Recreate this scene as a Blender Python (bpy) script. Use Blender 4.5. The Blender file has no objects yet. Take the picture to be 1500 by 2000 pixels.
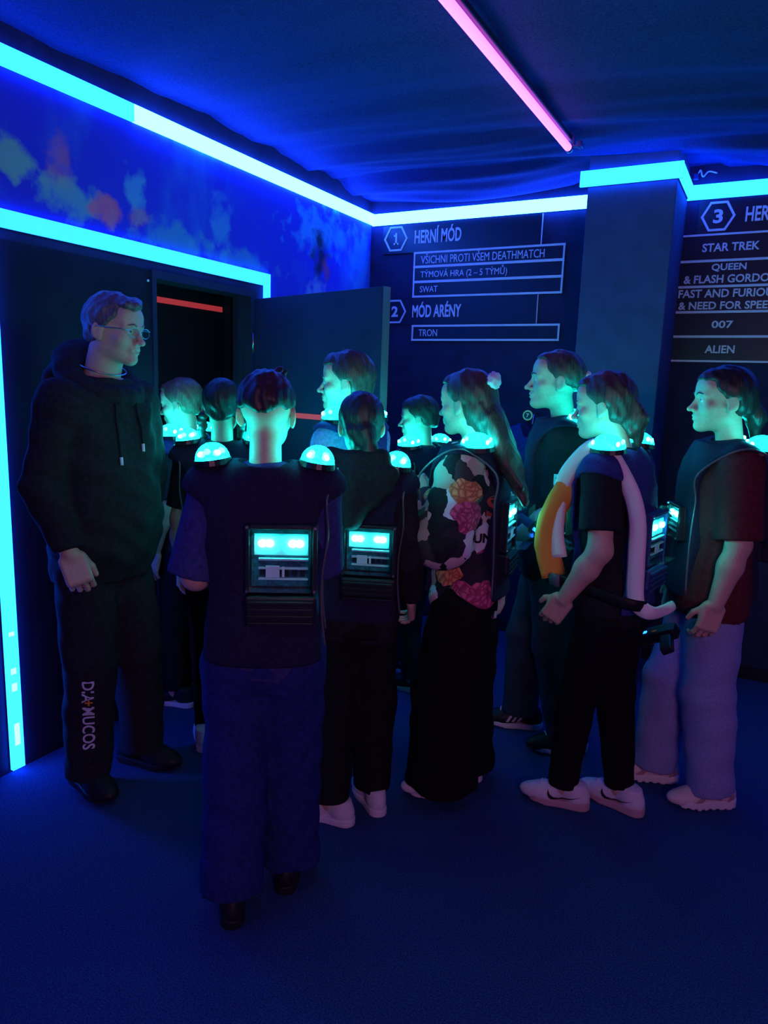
import bpy, bmesh, math, random
import numpy as np
from mathutils import Vector, Matrix
from mathutils.bvhtree import BVHTree

random.seed(7)
PI = math.pi
scene = bpy.context.scene
COL = scene.collection
D2R = math.radians

# ------------------------------------------------------------------ camera
cam_d = bpy.data.cameras.new('camera')
cam = bpy.data.objects.new('camera', cam_d)
COL.objects.link(cam)
FPX = 1399.25                                   # focal length in pixels of a 1500 x 2000 frame
cam_d.sensor_fit = 'VERTICAL'
cam_d.sensor_height = 36.0
cam_d.lens = FPX / 2000.0 * 36.0
cam_d.clip_start = 0.02
B = np.array([[0.87926056, 0.11169276, -0.46306113],
              [0.47515214, -0.13701187, 0.86917098],
              [0.03363523, -0.98425224, -0.17354019]])
CAM = np.array([0.0, 0.0, 1.55])
cam.matrix_world = Matrix(((B[0][0], -B[0][1], -B[0][2], 0.0),
                           (B[1][0], -B[1][1], -B[1][2], 0.0),
                           (B[2][0], -B[2][1], -B[2][2], 1.55), (0, 0, 0, 1)))
scene.camera = cam
HEADING = 118.05                                # degrees, direction the camera looks on the floor plan

# ------------------------------------------------------------------ world and exposure
wd = bpy.data.worlds.new('world')
scene.world = wd
wd.use_nodes = True
wd.node_tree.nodes['Background'].inputs[0].default_value = (0.06, 0.10, 1.0, 1)
wd.node_tree.nodes['Background'].inputs[1].default_value = 0.10
scene.view_settings.view_transform = 'Standard'
scene.view_settings.look = 'None'
scene.view_settings.gamma = 1.0
scene.view_settings.exposure = 0.0
scene.view_settings.use_curve_mapping = False
scene.cycles.use_denoising = True
scene.cycles.max_bounces = 6
scene.cycles.sample_clamp_indirect = 4.0


def area_lamp(name, loc, target, size, power, color):
    l = bpy.data.lights.new(name, 'AREA')
    l.shape = 'RECTANGLE'
    l.size, l.size_y = size
    l.energy = power
    l.color = color
    o = bpy.data.objects.new(name, l)
    COL.objects.link(o)
    o.location = loc
    o.rotation_euler = (Vector(target) - Vector(loc)).to_track_quat('-Z', 'Y').to_euler()
    return o


# the pinkish lamp of the lobby behind the photographer
area_lamp('lobby_lamp', (1.3, -0.9, 1.9), (-0.7, 2.6, 0.7), (1.0, 0.3), 20.0, (1.0, 0.38, 0.76))

# ------------------------------------------------------------------ materials


def mat(name, color, rough=0.8, metal=0.0, emis=None, estr=1.0, spec=0.3):
    m = bpy.data.materials.new(name)
    m.use_nodes = True
    b = m.node_tree.nodes['Principled BSDF']
    b.inputs['Base Color'].default_value = (*color, 1)
    b.inputs['Roughness'].default_value = rough
    b.inputs['Metallic'].default_value = metal
    b.inputs['Specular IOR Level'].default_value = spec
    if emis:
        b.inputs['Emission Color'].default_value = (*emis, 1)
        b.inputs['Emission Strength'].default_value = estr
    return m


def N(m, t, **kw):
    n = m.node_tree.nodes.new(t)
    for k, v in kw.items():
        if k in n.inputs:
            n.inputs[k].default_value = v
        else:
            setattr(n, k, v)
    return n


def L(m, a, ao, b, bi):
    m.node_tree.links.new(a.outputs[ao], b.inputs[bi])


def noisy(m, scale=40, amt=0.35, bump=0.3, dist=0.003, stretch=(1, 1, 1), detail=4):
    """break the colour up a little and give the surface fine relief"""
    b = m.node_tree.nodes['Principled BSDF']
    tc = N(m, 'ShaderNodeTexCoord')
    mp = N(m, 'ShaderNodeMapping')
    mp.inputs['Scale'].default_value = stretch
    L(m, tc, 'Object', mp, 'Vector')
    nz = N(m, 'ShaderNodeTexNoise', Scale=scale, Detail=detail)
    L(m, mp, 'Vector', nz, 'Vector')
    c = b.inputs['Base Color'].default_value[:3]
    rp = N(m, 'ShaderNodeValToRGB')
    rp.color_ramp.elements[0].position = 0.3
    rp.color_ramp.elements[1].position = 0.7
    rp.color_ramp.elements[0].color = (*[x * (1 - amt) for x in c], 1)
    rp.color_ramp.elements[1].color = (*[min(1, x * (1 + amt)) for x in c], 1)
    L(m, nz, 'Fac', rp, 'Fac')
    L(m, rp, 'Color', b, 'Base Color')
    bp = N(m, 'ShaderNodeBump', Strength=bump, Distance=dist)
    L(m, nz, 'Fac', bp, 'Height')
    L(m, bp, 'Normal', b, 'Normal')
    return m


def cloth(name, c, scale=60, **kw):
    return noisy(mat(name, c, 0.92, spec=0.15), scale, 0.25, 0.35, 0.004, **kw)


M = {}
M['carpet'] = noisy(mat('carpet', (0.028, 0.07, 0.19), 0.97, spec=0.05), 220, 0.6, 0.6, 0.006)
M['wall_paint'] = noisy(mat('wall_paint', (0.022, 0.024, 0.075), 0.75, spec=0.2), 8, 0.2, 0.1, 0.004)
M['wall_dark'] = noisy(mat('wall_dark', (0.012, 0.013, 0.035), 0.7, spec=0.2), 6, 0.2, 0.1, 0.004)
M['pillar_paint'] = noisy(mat('pillar_paint', (0.05, 0.08, 0.18), 0.8, spec=0.2), 10, 0.15, 0.1, 0.004)
M['ceiling_cloth'] = noisy(mat('ceiling_cloth', (0.035, 0.038, 0.18), 0.9, spec=0.1), 140, 0.3, 0.2, 0.003)
M['door_paint'] = noisy(mat('door_paint', (0.02, 0.022, 0.06), 0.6, spec=0.3), 5, 0.15, 0.05, 0.002)
M['black'] = mat('black', (0.008, 0.008, 0.010), 0.5)
M['black_plastic'] = mat('black_plastic', (0.012, 0.014, 0.022), 0.35, spec=0.5)
M['blue_plastic'] = mat('blue_plastic', (0.03, 0.05, 0.22), 0.35, spec=0.5)
M['metal'] = mat('metal', (0.5, 0.5, 0.55), 0.3, metal=1.0)
M['red_tape'] = mat('red_tape', (0.75, 0.06, 0.05), 0.6)
M['emissive_tape'] = mat('emissive_tape', (0.8, 0.07, 0.08), 0.6, emis=(1.0, 0.07, 0.10), estr=0.30)      # red reflective tape; emission added so it looks lit in the dark
M['strip_cyan'] = mat('strip_cyan', (0.05, 0.3, 0.3), 0.5, emis=(0.07 / 22, 2.0 / 22, 1.0), estr=22)
M['strip_white'] = mat('strip_white', (0.3, 0.5, 0.5), 0.5, emis=(0.60 / 40, 4.5 / 40, 1.0), estr=40)
M['strip_dim'] = mat('strip_dim', (0.05, 0.3, 0.3), 0.5, emis=(0.07 / 14, 1.3 / 14, 1.0), estr=14)
M['strip_soft'] = mat('strip_soft', (0.05, 0.3, 0.3), 0.5, emis=(0.06 / 8, 0.90 / 8, 1.0), estr=8)
M['uv_tube'] = mat('uv_tube', (0.5, 0.3, 0.5), 0.4, emis=(3.0 / 3.6, 0.42 / 3.6, 1.0), estr=3.6)
M['led_core'] = mat('led_core', (0.8, 0.9, 0.9), 0.4, emis=(1.6 / 60, 1.0, 0.93), estr=60)
M['sign_white'] = mat('sign_white', (0.75, 0.80, 0.90), 0.6)
M['sign_panel'] = mat('sign_panel', (0.012, 0.012, 0.030), 0.35, spec=0.5)
M['plaque_green'] = mat('plaque_green', (0.10, 0.45, 0.25), 0.5, emis=(0.1, 0.6, 0.35), estr=0.35)
M['skin'] = noisy(mat('skin', (0.62, 0.40, 0.32), 0.55, spec=0.35), 90, 0.08, 0.08, 0.001)
M['eye_white'] = mat('eye_white', (0.7, 0.7, 0.7), 0.2)
M['eye_iris'] = mat('eye_iris', (0.02, 0.03, 0.04), 0.1)
M['lips'] = mat('lips', (0.5, 0.22, 0.2), 0.5)
M['label_white'] = mat('label_white', (0.8, 0.85, 0.9), 0.6)
M['board'] = noisy(mat('board', (0.02, 0.10, 0.16), 0.5), 90, 0.6, 0.2, 0.002)
M['reflector'] = mat('reflector', (0.6, 0.8, 0.85), 0.35)
M['orange'] = mat('orange', (0.85, 0.33, 0.06), 0.8)
M['trim_white'] = mat('trim_white', (0.92, 0.84, 0.80), 0.7)
M['trim_dark'] = mat('trim_dark', (0.10, 0.11, 0.14), 0.35, spec=0.6)
M['vest_cloth'] = cloth('vest_cloth', (0.02, 0.022, 0.055), 120)
M['vest_blue'] = cloth('vest_blue', (0.035, 0.045, 0.22), 120)

# dome: cyan glowing diffuser, partly clear so that the lamps inside read through it
m = bpy.data.materials.new('dome_plastic')
m.use_nodes = True
m.node_tree.nodes.remove(m.node_tree.nodes['Principled BSDF'])
e_ = N(m, 'ShaderNodeEmission', Color=(0.05 / 30.0, 1.0, 0.92, 1), Strength=30.0)
t_ = N(m, 'ShaderNodeBsdfTransparent')
g_ = N(m, 'ShaderNodeBsdfGlossy', Roughness=0.15)
x1 = N(m, 'ShaderNodeMixShader', Fac=0.30)
L(m, e_, 0, x1, 1)
L(m, t_, 0, x1, 2)
x2 = N(m, 'ShaderNodeMixShader', Fac=0.06)
L(m, x1, 0, x2, 1)
L(m, g_, 0, x2, 2)
L(m, x2, 0, m.node_tree.nodes['Material Output'], 'Surface')
M['dome_plastic'] = m

# clear cover: thin pane
m = bpy.data.materials.new('clear_plastic')
m.use_nodes = True
m.node_tree.nodes.remove(m.node_tree.nodes['Principled BSDF'])
t_ = N(m, 'ShaderNodeBsdfTransparent', Color=(0.82, 0.95, 0.97, 1))
g_ = N(m, 'ShaderNodeBsdfGlossy', Roughness=0.12)
fr = N(m, 'ShaderNodeLayerWeight', Blend=0.12)
x1 = N(m, 'ShaderNodeMixShader')
L(m, fr, 'Fresnel', x1, 0)
L(m, t_, 0, x1, 1)
L(m, g_, 0, x1, 2)
L(m, x1, 0, m.node_tree.nodes['Material Output'], 'Surface')
M['clear_plastic'] = m

# mural: dark blue spray paint with clouds of faded colour
m = mat('mural_paint', (0.02, 0.03, 0.25), 0.8, spec=0.15)
b_ = m.node_tree.nodes['Principled BSDF']
tc = N(m, 'ShaderNodeTexCoord')


def mural_noise(scale, lo, hi, off, st=(1, 1, 1), rough=0.6):
    mp = N(m, 'ShaderNodeMapping')
    mp.inputs['Location'].default_value = off
    mp.inputs['Scale'].default_value = st
    L(m, tc, 'Object', mp, 'Vector')
    nz = N(m, 'ShaderNodeTexNoise', Scale=scale, Detail=6, Roughness=rough)
    L(m, mp, 'Vector', nz, 'Vector')
    r = N(m, 'ShaderNodeMapRange')
    r.inputs['From Min'].default_value = lo
    r.inputs['From Max'].default_value = hi
    L(m, nz, 'Fac', r, 'Value')
    return r


def mural_spot(y, z, ry, rz):
    """soft-edged blotch of paint at a place on the wall"""
    mp = N(m, 'ShaderNodeMapping')
    ry, rz = ry * 1.45, rz * 1.4
    mp.inputs['Scale'].default_value = (0, 1 / ry, 1 / rz)
    mp.inputs['Location'].default_value = (0, -y / ry, -z / rz)
    nz = N(m, 'ShaderNodeTexNoise', Scale=13.0, Detail=7)
    L(m, tc, 'Object', nz, 'Vector')
    L(m, tc, 'Object', mp, 'Vector')
    ln = N(m, 'ShaderNodeVectorMath', operation='LENGTH')
    L(m, mp, 'Vector', ln, 0)
    ad = N(m, 'ShaderNodeMath', operation='MULTIPLY_ADD')
    L(m, nz, 'Fac', ad, 0)
    ad.inputs[1].default_value = 2.8
    ad.inputs[2].default_value = -1.4
    sm = N(m, 'ShaderNodeMath', operation='ADD')
    L(m, ln, 'Value', sm, 0)
    L(m, ad, 0, sm, 1)
    r = N(m, 'ShaderNodeMapRange')
    r.inputs['From Min'].default_value = 1.05
    r.inputs['From Max'].default_value = 0.40
    L(m, sm, 0, r, 'Value')
    return r


prev = None


def mural_layer(r, col, strength=1.0):
    global prev
    mx = N(m, 'ShaderNodeMix', data_type='RGBA')
    ml = N(m, 'ShaderNodeMath', operation='MULTIPLY')
    L(m, r, 0, ml, 0)
    ml.inputs[1].default_value = strength
    L(m, ml, 0, mx, 0)
    if prev is None:
        mx.inputs[6].default_value = (0.04, 0.055, 0.78, 1)
    else:
        m.node_tree.links.new(prev.outputs[2], mx.inputs[6])
    mx.inputs[7].default_value = (*col, 1)
    prev = mx


mural_layer(mural_noise(2.2, 0.50, 0.75, (0, 0.4, 0.2), (1, 1, 0.6)), (0.05, 0.26, 0.90), 0.8)
for (sy, sz, ry, rz, c, st) in [
        (1.72, 2.30, 0.10, 0.06, (0.25, 0.60, 0.45), 0.85), (1.95, 2.33, 0.05, 0.08, (0.75, 0.20, 0.28), 0.6),
        (1.98, 2.22, 0.12, 0.07, (0.2, 0.55, 0.5), 0.7), (2.17, 2.215, 0.06, 0.045, (0.95, 0.18, 0.32), 0.85),
        (2.32, 2.30, 0.04, 0.09, (0.15, 0.6, 0.8), 0.6), (2.33, 2.22, 0.05, 0.04, (0.7, 0.15, 0.3), 0.6),
        (2.55, 2.15, 0.20, 0.07, (0.1, 0.45, 0.6), 0.6), (2.86, 2.30, 0.05, 0.12, (0.1, 0.5, 0.85), 0.6),
        (3.00, 2.14, 0.22, 0.05, (0.1, 0.45, 0.7), 0.6), (3.75, 2.42, 0.22, 0.10, (0.06, 0.5, 0.95), 0.8),
        (4.18, 2.33, 0.10, 0.16, (0.05, 0.4, 0.9), 0.7), (3.75, 2.30, 0.075, 0.11, (0.02, 0.03, 0.10), 0.95),
        (3.80, 2.24, 0.035, 0.06, (0.62, 0.10, 0.16), 0.85), (3.72, 2.04, 0.10, 0.09, (0.25, 0.45, 0.9), 0.7)]:
    mural_layer(mural_spot(sy, sz, ry, rz), c, st)
m.node_tree.links.new(prev.outputs[2], b_.inputs['Base Color'])
M['mural_paint'] = m

# ------------------------------------------------------------------ object helpers


def link_mesh(name, verts, faces, material, parent=None, smooth=False):
    me = bpy.data.meshes.new(name)
    me.from_pydata([tuple(v) for v in verts], [], [tuple(f) for f in faces])
    me.update()
    return link_me(name, me, material, parent, smooth)


def link_me(name, me, material, parent=None, smooth=False):
    if material is not None:
        for mm in (material if isinstance(material, (list, tuple)) else [material]):
            me.materials.append(mm)
    if smooth:
        me.polygons.foreach_set('use_smooth', [True] * len(me.polygons))
    o = bpy.data.objects.new(name, me)
    COL.objects.link(o)
    if parent is not None:
        o.parent = parent
    return o


def from_bm(name, bm, material, parent=None, smooth=False):
    me = bpy.data.meshes.new(name)
    bmesh.ops.recalc_face_normals(bm, faces=bm.faces)
    bm.to_mesh(me)
    bm.free()
    return link_me(name, me, material, parent, smooth)


def empty(name, label, cat, loc=(0, 0, 0), rz=0.0, group=None):
    o = bpy.data.objects.new(name, None)
    o.empty_display_size = 0.1
    COL.objects.link(o)
    o.location = loc
    o.rotation_euler = (0, 0, rz)
    tag(o, label, cat, group)
    return o


def tag(o, label, cat, group=None):
    o['label'] = label
    o['category'] = cat
    if group:
        o['group'] = group
    return o


def box(bm, lo, hi, bev=0.0, rot=None, pivot=None):
    lo, hi = Vector(lo), Vector(hi)
    r = bmesh.ops.create_cube(bm, size=1.0)
    vs = r['verts']
    c, s = (lo + hi) / 2, hi - lo
    for v in vs:
        v.co = Vector((v.co.x * s.x, v.co.y * s.y, v.co.z * s.z)) + c
    if bev:
        es = list({e for v in vs for e in v.link_edges})
        rb = bmesh.ops.bevel(bm, geom=es, offset=bev, segments=2, affect='EDGES', profile=0.5)
        vs = list({v for f in rb['faces'] for v in f.verts} | {v for v in vs if v.is_valid})
    if rot is not None:
        pv = Vector(pivot) if pivot is not None else c
        for v in vs:
            v.co = rot @ (v.co - pv) + pv
    return vs


def box_obj(name, lo, hi, material, parent=None, bev=0.0):
    bm = bmesh.new()
    box(bm, lo, hi, bev)
    return from_bm(name, bm, material, parent)


def structure(o):
    o['kind'] = 'structure'
    return o


def tube_mesh(pts, rad, n=8, flat=1.0, side=None, closed=False):
    """sweep an ellipse along a polyline; rad may be a list; flat squashes along 'side' normal"""
    pts = [Vector(p) for p in pts]
    m_ = len(pts)
    verts, faces = [], []
    up = Vector(side) if side is not None else Vector((0.31, 0.2, 0.93))
    for i, p in enumerate(pts):
        if closed:
            t = pts[(i + 1) % m_] - pts[i - 1]
        else:
            t = pts[min(i + 1, m_ - 1)] - pts[max(i - 1, 0)]
        t.normalize()
        a = up - t * up.dot(t)
        if a.length < 1e-4:
            a = t.orthogonal()
        a.normalize()
        b2 = t.cross(a)
        r = rad[i] if isinstance(rad, (list, tuple)) else rad
        for k in range(n):
            an = 2 * PI * k / n
            verts.append(p + a * (math.cos(an) * r * flat) + b2 * (math.sin(an) * r))
    for i in range(m_ if closed else m_ - 1):
        j = (i + 1) % m_
        for k in range(n):
            k2 = (k + 1) % n
            faces.append((i * n + k, i * n + k2, j * n + k2, j * n + k))
    if not closed:
        faces.append(tuple(range(n))[::-1])
        faces.append(tuple((m_ - 1) * n + k for k in range(n)))
    return verts, faces


def smooth_path(pts, sub=6):
    """Catmull-Rom through the points"""
    P = [np.array(p, float) for p in pts]
    P = [2 * P[0] - P[1]] + P + [2 * P[-1] - P[-2]]
    out = []
    for i in range(1, len(P) - 2):
        for s in range(sub):
            t = s / sub
            a, b, c, d = P[i - 1], P[i], P[i + 1], P[i + 2]
            out.append(0.5 * ((2 * b) + (-a + c) * t + (2 * a - 5 * b + 4 * c - d) * t * t + (-a + 3 * b - 3 * c + d) * t ** 3))
    out.append(P[-2])
    return out


def tube_obj(name, pts, rad, material, parent=None, n=8, flat=1.0, side=None, sub=6, closed=False):
    if sub:
        pts = smooth_path(pts, sub)
    v, f = tube_mesh(pts, rad, n, flat, side, closed)
    return link_mesh(name, v, f, material, parent, True)


FONT_OBS = []


def text_mesh(body, size, xs=1.0, bold=0.0, shear=0.0, align='LEFT', ext=0.001, spacing=1.0):
    """lettering as a mesh in the XY plane"""
    cu = bpy.data.curves.new('lettering', 'FONT')
    cu.body = body
    cu.size = size
    cu.offset = bold
    cu.shear = shear
    cu.align_x = align
    cu.extrude = ext
    cu.space_character = spacing
    cu.resolution_u = 3
    o = bpy.data.objects.new('lettering', cu)
    COL.objects.link(o)
    dg = bpy.context.evaluated_depsgraph_get()
    me = bpy.data.meshes.new_from_object(o.evaluated_get(dg))
    bpy.data.objects.remove(o)
    bpy.data.curves.remove(cu)
    for v in me.vertices:
        v.co.x *= xs
    me.materials.clear()
    return me


def fit_text(me, x0, x1, y0, y1):
    """scale lettering to fill a rectangle exactly"""
    co = np.array([v.co[:] for v in me.vertices])
    mn, mx = co.min(0), co.max(0)
    for v in me.vertices:
        v.co.x = x0 + (v.co.x - mn[0]) / (mx[0] - mn[0]) * (x1 - x0)
        v.co.y = y0 + (v.co.y - mn[1]) / (mx[1] - mn[1]) * (y1 - y0)
    return me


def map_mesh(me, fn):
    for v in me.vertices:
        v.co = fn(v.co)
    me.update()
    return me

# ------------------------------------------------------------------ signed distance bodies


class Field:
    """bodies grown from blended shapes on a grid and skinned with surface nets"""

    def __init__(s, lo, hi, vox):
        s.lo = np.array(lo, np.float32)
        s.vox = vox
        s.n = np.ceil((np.array(hi) - np.array(lo)) / vox).astype(int) + 1
        s.d = np.full(s.n, 0.2, np.float32)
        s.ax = [(s.lo[i] + vox * np.arange(s.n[i])).astype(np.float32) for i in range(3)]

    def blk(s, bb, pad):
        if bb is None:
            sl = (slice(None),) * 3
        else:
            sl = []
            for i in range(3):
                a = int(math.floor((bb[0][i] - pad - s.lo[i]) / s.vox))
                b = int(math.ceil((bb[1][i] + pad - s.lo[i]) / s.vox)) + 1
                a, b = max(0, a), min(s.n[i], b)
                if b <= a:
                    return None
                sl.append(slice(a, b))
            sl = tuple(sl)
        X = s.ax[0][sl[0]][:, None, None]
        Y = s.ax[1][sl[1]][None, :, None]
        Z = s.ax[2][sl[2]][None, None, :]
        return sl, X, Y, Z

    def add(s, prim, k=0.0):
        f, bb = prim
        q = s.blk(bb, k + 3 * s.vox)
        if q is None:
            return s
        sl, X, Y, Z = q
        a = s.d[sl]
        b = f(X, Y, Z)
        if k > 0:
            h = np.maximum(k - np.abs(a - b), 0) / k
            s.d[sl] = np.minimum(a, b) - h * h * k * 0.25
        else:
            s.d[sl] = np.minimum(a, b)
        return s

    def sub(s, prim, k=0.0):
        f, bb = prim
        q = s.blk(bb, k + 3 * s.vox)
        if q is None:
            return s
        sl, X, Y, Z = q
        a = s.d[sl]
        b = -f(X, Y, Z)
        if k > 0:
            h = np.maximum(k - np.abs(a - b), 0) / k
            s.d[sl] = np.maximum(a, b) + h * h * k * 0.25
        else:
            s.d[sl] = np.maximum(a, b)
        return s

    def warp(s, fn):
        X, Y, Z = s.ax[0][:, None, None], s.ax[1][None, :, None], s.ax[2][None, None, :]
        s.d += fn(X, Y, Z)
        return s

    def mesh(s):
        d = s.d.copy()
        for a in range(3):                       # close the border
            for e in (0, -1):
                ix = [slice(None)] * 3
                ix[a] = e
                d[tuple(ix)] = np.maximum(d[tuple(ix)], s.vox)
        ins = d < 0
        n = np.array(d.shape) - 1
        cnt = np.zeros(n, np.int8)
        for i in (0, 1):
            for j in (0, 1):
                for k in (0, 1):
                    cnt += ins[i:i + n[0], j:j + n[1], k:k + n[2]]
        act = (cnt > 0) & (cnt < 8)
        cells = np.argwhere(act)
        if len(cells) == 0:
            return np.zeros((0, 3)), []
        idx = np.full(n, -1, np.int64)
        idx[act] = np.arange(len(cells))
        acc = np.zeros((len(cells), 3), np.float64)
        num = np.zeros(len(cells))
        cs = [(i, j, k) for i in (0, 1) for j in (0, 1) for k in (0, 1)]
        val = {c: d[cells[:, 0] + c[0], cells[:, 1] + c[1], cells[:, 2] + c[2]].astype(np.float64) for c in cs}
        for c in cs:
            for a in range(3):
                if c[a] == 0:
                    e = list(c)
                    e[a] = 1
                    v0, v1 = val[c], val[tuple(e)]
                    x = (v0 < 0) != (v1 < 0)
                    t = np.where(x, v0 / np.where(x, v0 - v1, 1), 0)
                    p = np.zeros((len(cells), 3)) + np.array(c)
                    p[:, a] += t
                    acc[x] += p[x]
                    num[x] += 1
        V = (cells + acc / num[:, None]) * s.vox + s.lo
        F = []
        for a in range(3):
            b, c = (a + 1) % 3, (a + 2) % 3
            sh = [slice(None)] * 3
            sh2 = [slice(None)] * 3
            sh[a] = slice(0, -1)
            sh2[a] = slice(1, None)
            for w in (b, c):
                sh[w] = slice(1, -1)
                sh2[w] = slice(1, -1)
            A, Bm = ins[tuple(sh)], ins[tuple(sh2)]
            off = np.zeros(3, int)
            off[b] = 1
            off[c] = 1
            for cond, flip in ((A & ~Bm, False), (~A & Bm, True)):
                e = np.argwhere(cond) + off
                if len(e) == 0:
                    continue

                def g(db, dc):
                    q = e.copy()
                    q[:, b] -= db
                    q[:, c] -= dc
                    return idx[q[:, 0], q[:, 1], q[:, 2]]
                q = np.stack([g(1, 1), g(0, 1), g(0, 0), g(1, 0)], 1)
                F.append(q[:, ::-1] if flip else q)
        F = np.concatenate(F)
        return V, F


def join_nets(parts):
    Vs, Fs, o = [], [], 0
    for V, F in parts:
        if len(V) == 0:
            continue
        Vs.append(V)
        Fs.append(F + o)
        o += len(V)
    return np.concatenate(Vs), np.concatenate(Fs)


def net_obj(name, V, F, material, parent=None):
    me = bpy.data.meshes.new(name)
    nv, nf = len(V), len(F)
    me.vertices.add(nv)
    me.vertices.foreach_set('co', np.asarray(V, np.float32).ravel())
    me.loops.add(nf * 4)
    me.loops.foreach_set('vertex_index', np.asarray(F, np.int32).ravel())
    me.polygons.add(nf)
    me.polygons.foreach_set('loop_start', np.arange(0, nf * 4, 4, dtype=np.int32))
    me.polygons.foreach_set('loop_total', np.full(nf, 4, np.int32))
    me.update(calc_edges=True)
    me.validate()
    return link_me(name, me, material, parent, True)


def A3(p):
    return np.array(p, float)


def cone(a, b, ra, rb, cut=False, cut0=False, sq=None):
    a, b = A3(a), A3(b)
    ab = b - a
    l2 = float(ab.dot(ab)) + 1e-9
    ln = math.sqrt(l2)
    r = max(ra, rb)
    bb = (np.minimum(a, b) - r, np.maximum(a, b) + r)

    def f(X, Y, Z):
        x, y, z = X - a[0], Y - a[1], Z - a[2]
        t0 = (x * ab[0] + y * ab[1] + z * ab[2]) / l2
        t = np.clip(t0, 0, 1)
        dx, dy, dz = x - t * ab[0], y - t * ab[1], z - t * ab[2]
        if sq:
            dx, dy, dz = dx / sq[0], dy / sq[1], dz / sq[2]
        d = np.sqrt(dx * dx + dy * dy + dz * dz) - (ra + (rb - ra) * t)
        if cut:
            d = np.maximum(d, (t0 - 1) * ln)
        if cut0:
            d = np.maximum(d, -t0 * ln)
        return d
    return f, bb


def ell(c, r, R=None):
    c, r = A3(c), A3(r)
    m_ = float(max(r)) if R is not None else None
    bb = (c - (m_ or r), c + (m_ or r))

    def f(X, Y, Z):
        x, y, z = X - c[0], Y - c[1], Z - c[2]
        if R is not None:
            x, y, z = (R[0][0] * x + R[1][0] * y + R[2][0] * z, R[0][1] * x + R[1][1] * y + R[2][1] * z,
                       R[0][2] * x + R[1][2] * y + R[2][2] * z)
        k0 = np.sqrt((x / r[0]) ** 2 + (y / r[1]) ** 2 + (z / r[2]) ** 2)
        k1 = np.sqrt((x / r[0] ** 2) ** 2 + (y / r[1] ** 2) ** 2 + (z / r[2] ** 2) ** 2) + 1e-6
        return k0 * (k0 - 1) / k1
    return f, bb


def rbox(c, h, rad, R=None):
    c, h = A3(c), A3(h)
    ext = h if R is None else np.full(3, np.linalg.norm(h))
    bb = (c - ext, c + ext)

    def f(X, Y, Z):
        x, y, z = X - c[0], Y - c[1], Z - c[2]
        if R is not None:
            x, y, z = (R[0][0] * x + R[1][0] * y + R[2][0] * z, R[0][1] * x + R[1][1] * y + R[2][1] * z,
                       R[0][2] * x + R[1][2] * y + R[2][2] * z)
        qx, qy, qz = np.abs(x) - h[0] + rad, np.abs(y) - h[1] + rad, np.abs(z) - h[2] + rad
        return (np.sqrt(np.maximum(qx, 0) ** 2 + np.maximum(qy, 0) ** 2 + np.maximum(qz, 0) ** 2)
                + np.minimum(np.maximum(np.maximum(qx, qy), qz), 0) - rad)
    return f, bb


def loft(st, e=2.3, z0=None, z1=None):
    """stack of rounded cross-sections (z, cx, cy, rx, ry)"""
    st = np.array(st, float)
    zl = st[0, 0] if z0 is None else z0
    zh = st[-1, 0] if z1 is None else z1
    bb = (np.array([(st[:, 1] - st[:, 3]).min(), (st[:, 2] - st[:, 4]).min(), zl]),
          np.array([(st[:, 1] + st[:, 3]).max(), (st[:, 2] + st[:, 4]).max(), zh]))

    def f(X, Y, Z):
        zz = Z.ravel()
        cx, cy, rx, ry = [np.interp(zz, st[:, 0], st[:, i])[None, None, :] for i in (1, 2, 3, 4)]
        q = (np.abs((X - cx) / rx) ** e + np.abs((Y - cy) / ry) ** e) ** (1 / e)
        d = (q - 1) * np.minimum(rx, ry)
        return np.maximum(np.maximum(d, zl - Z), Z - zh)
    return f, bb


def half(n, p):
    """half space below the plane through p with normal n"""
    n, p = A3(n), A3(p)
    n = n / np.linalg.norm(n)

    def f(X, Y, Z):
        return (X - p[0]) * n[0] + (Y - p[1]) * n[1] + (Z - p[2]) * n[2]
    return f, None


def folds(amp, fx=23, fz=31, seed=0.0):
    def f(X, Y, Z):
        w = np.sin(Z * fz * 0.5 + 3 * np.sin(X * 9 + seed) + seed)
        return amp * (0.6 * np.sin(Z * fz + 4.0 * np.sin(X * 8 + Y * 6 + seed) + 9 * Y + seed * 2) * w
                      + 0.4 * np.sin(X * fx + Y * 19 + 2.5 * np.sin(Z * 12 + seed)))
    return f


# ================================================================== the room
XL, YB, ZC = -2.4875, 4.34, 2.74
XR, YF = 3.6, -2.2

structure(box_obj('floor', (XL - 1.4, YF, -0.06), (XR, YB + 0.12, 0.0), M['carpet']))

# left wall with its doorway, the painted band above it
wl_o = structure(box_obj('wall_left', (XL - 0.11, YF, 0), (XL, 2.42, 2.02), M['wall_dark']))
bm = bmesh.new()
box(bm, (XL - 0.11, YF, 2.02), (XL, YB, ZC + 0.1))
box(bm, (XL - 0.11, 3.13, 0), (XL, YB, 2.02))
w2 = from_bm('upper_wall', bm, M['wall_paint'], wl_o)
bm = bmesh.new()
box(bm, (XL, YF, 2.115), (XL + 0.008, YB, 2.595))
box(bm, (XL, 3.25, 0.0), (XL + 0.008, YB, 2.115))
from_bm('mural', bm, M['mural_paint'], wl_o)
for y in (0.55, 1.55):                          # joints of the boards beside the doorway
    box_obj('board_joint', (XL, y, 0.02), (XL + 0.004, y + 0.008, 2.03), M['black'], wl_o)
bm = bmesh.new()
bmesh.ops.create_uvsphere(bm, u_segments=8, v_segments=5, radius=0.006, matrix=Matrix.Translation((XL + 0.003, 2.385, 1.97)))
from_bm('screw', bm, M['sign_white'], wl_o)

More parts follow.
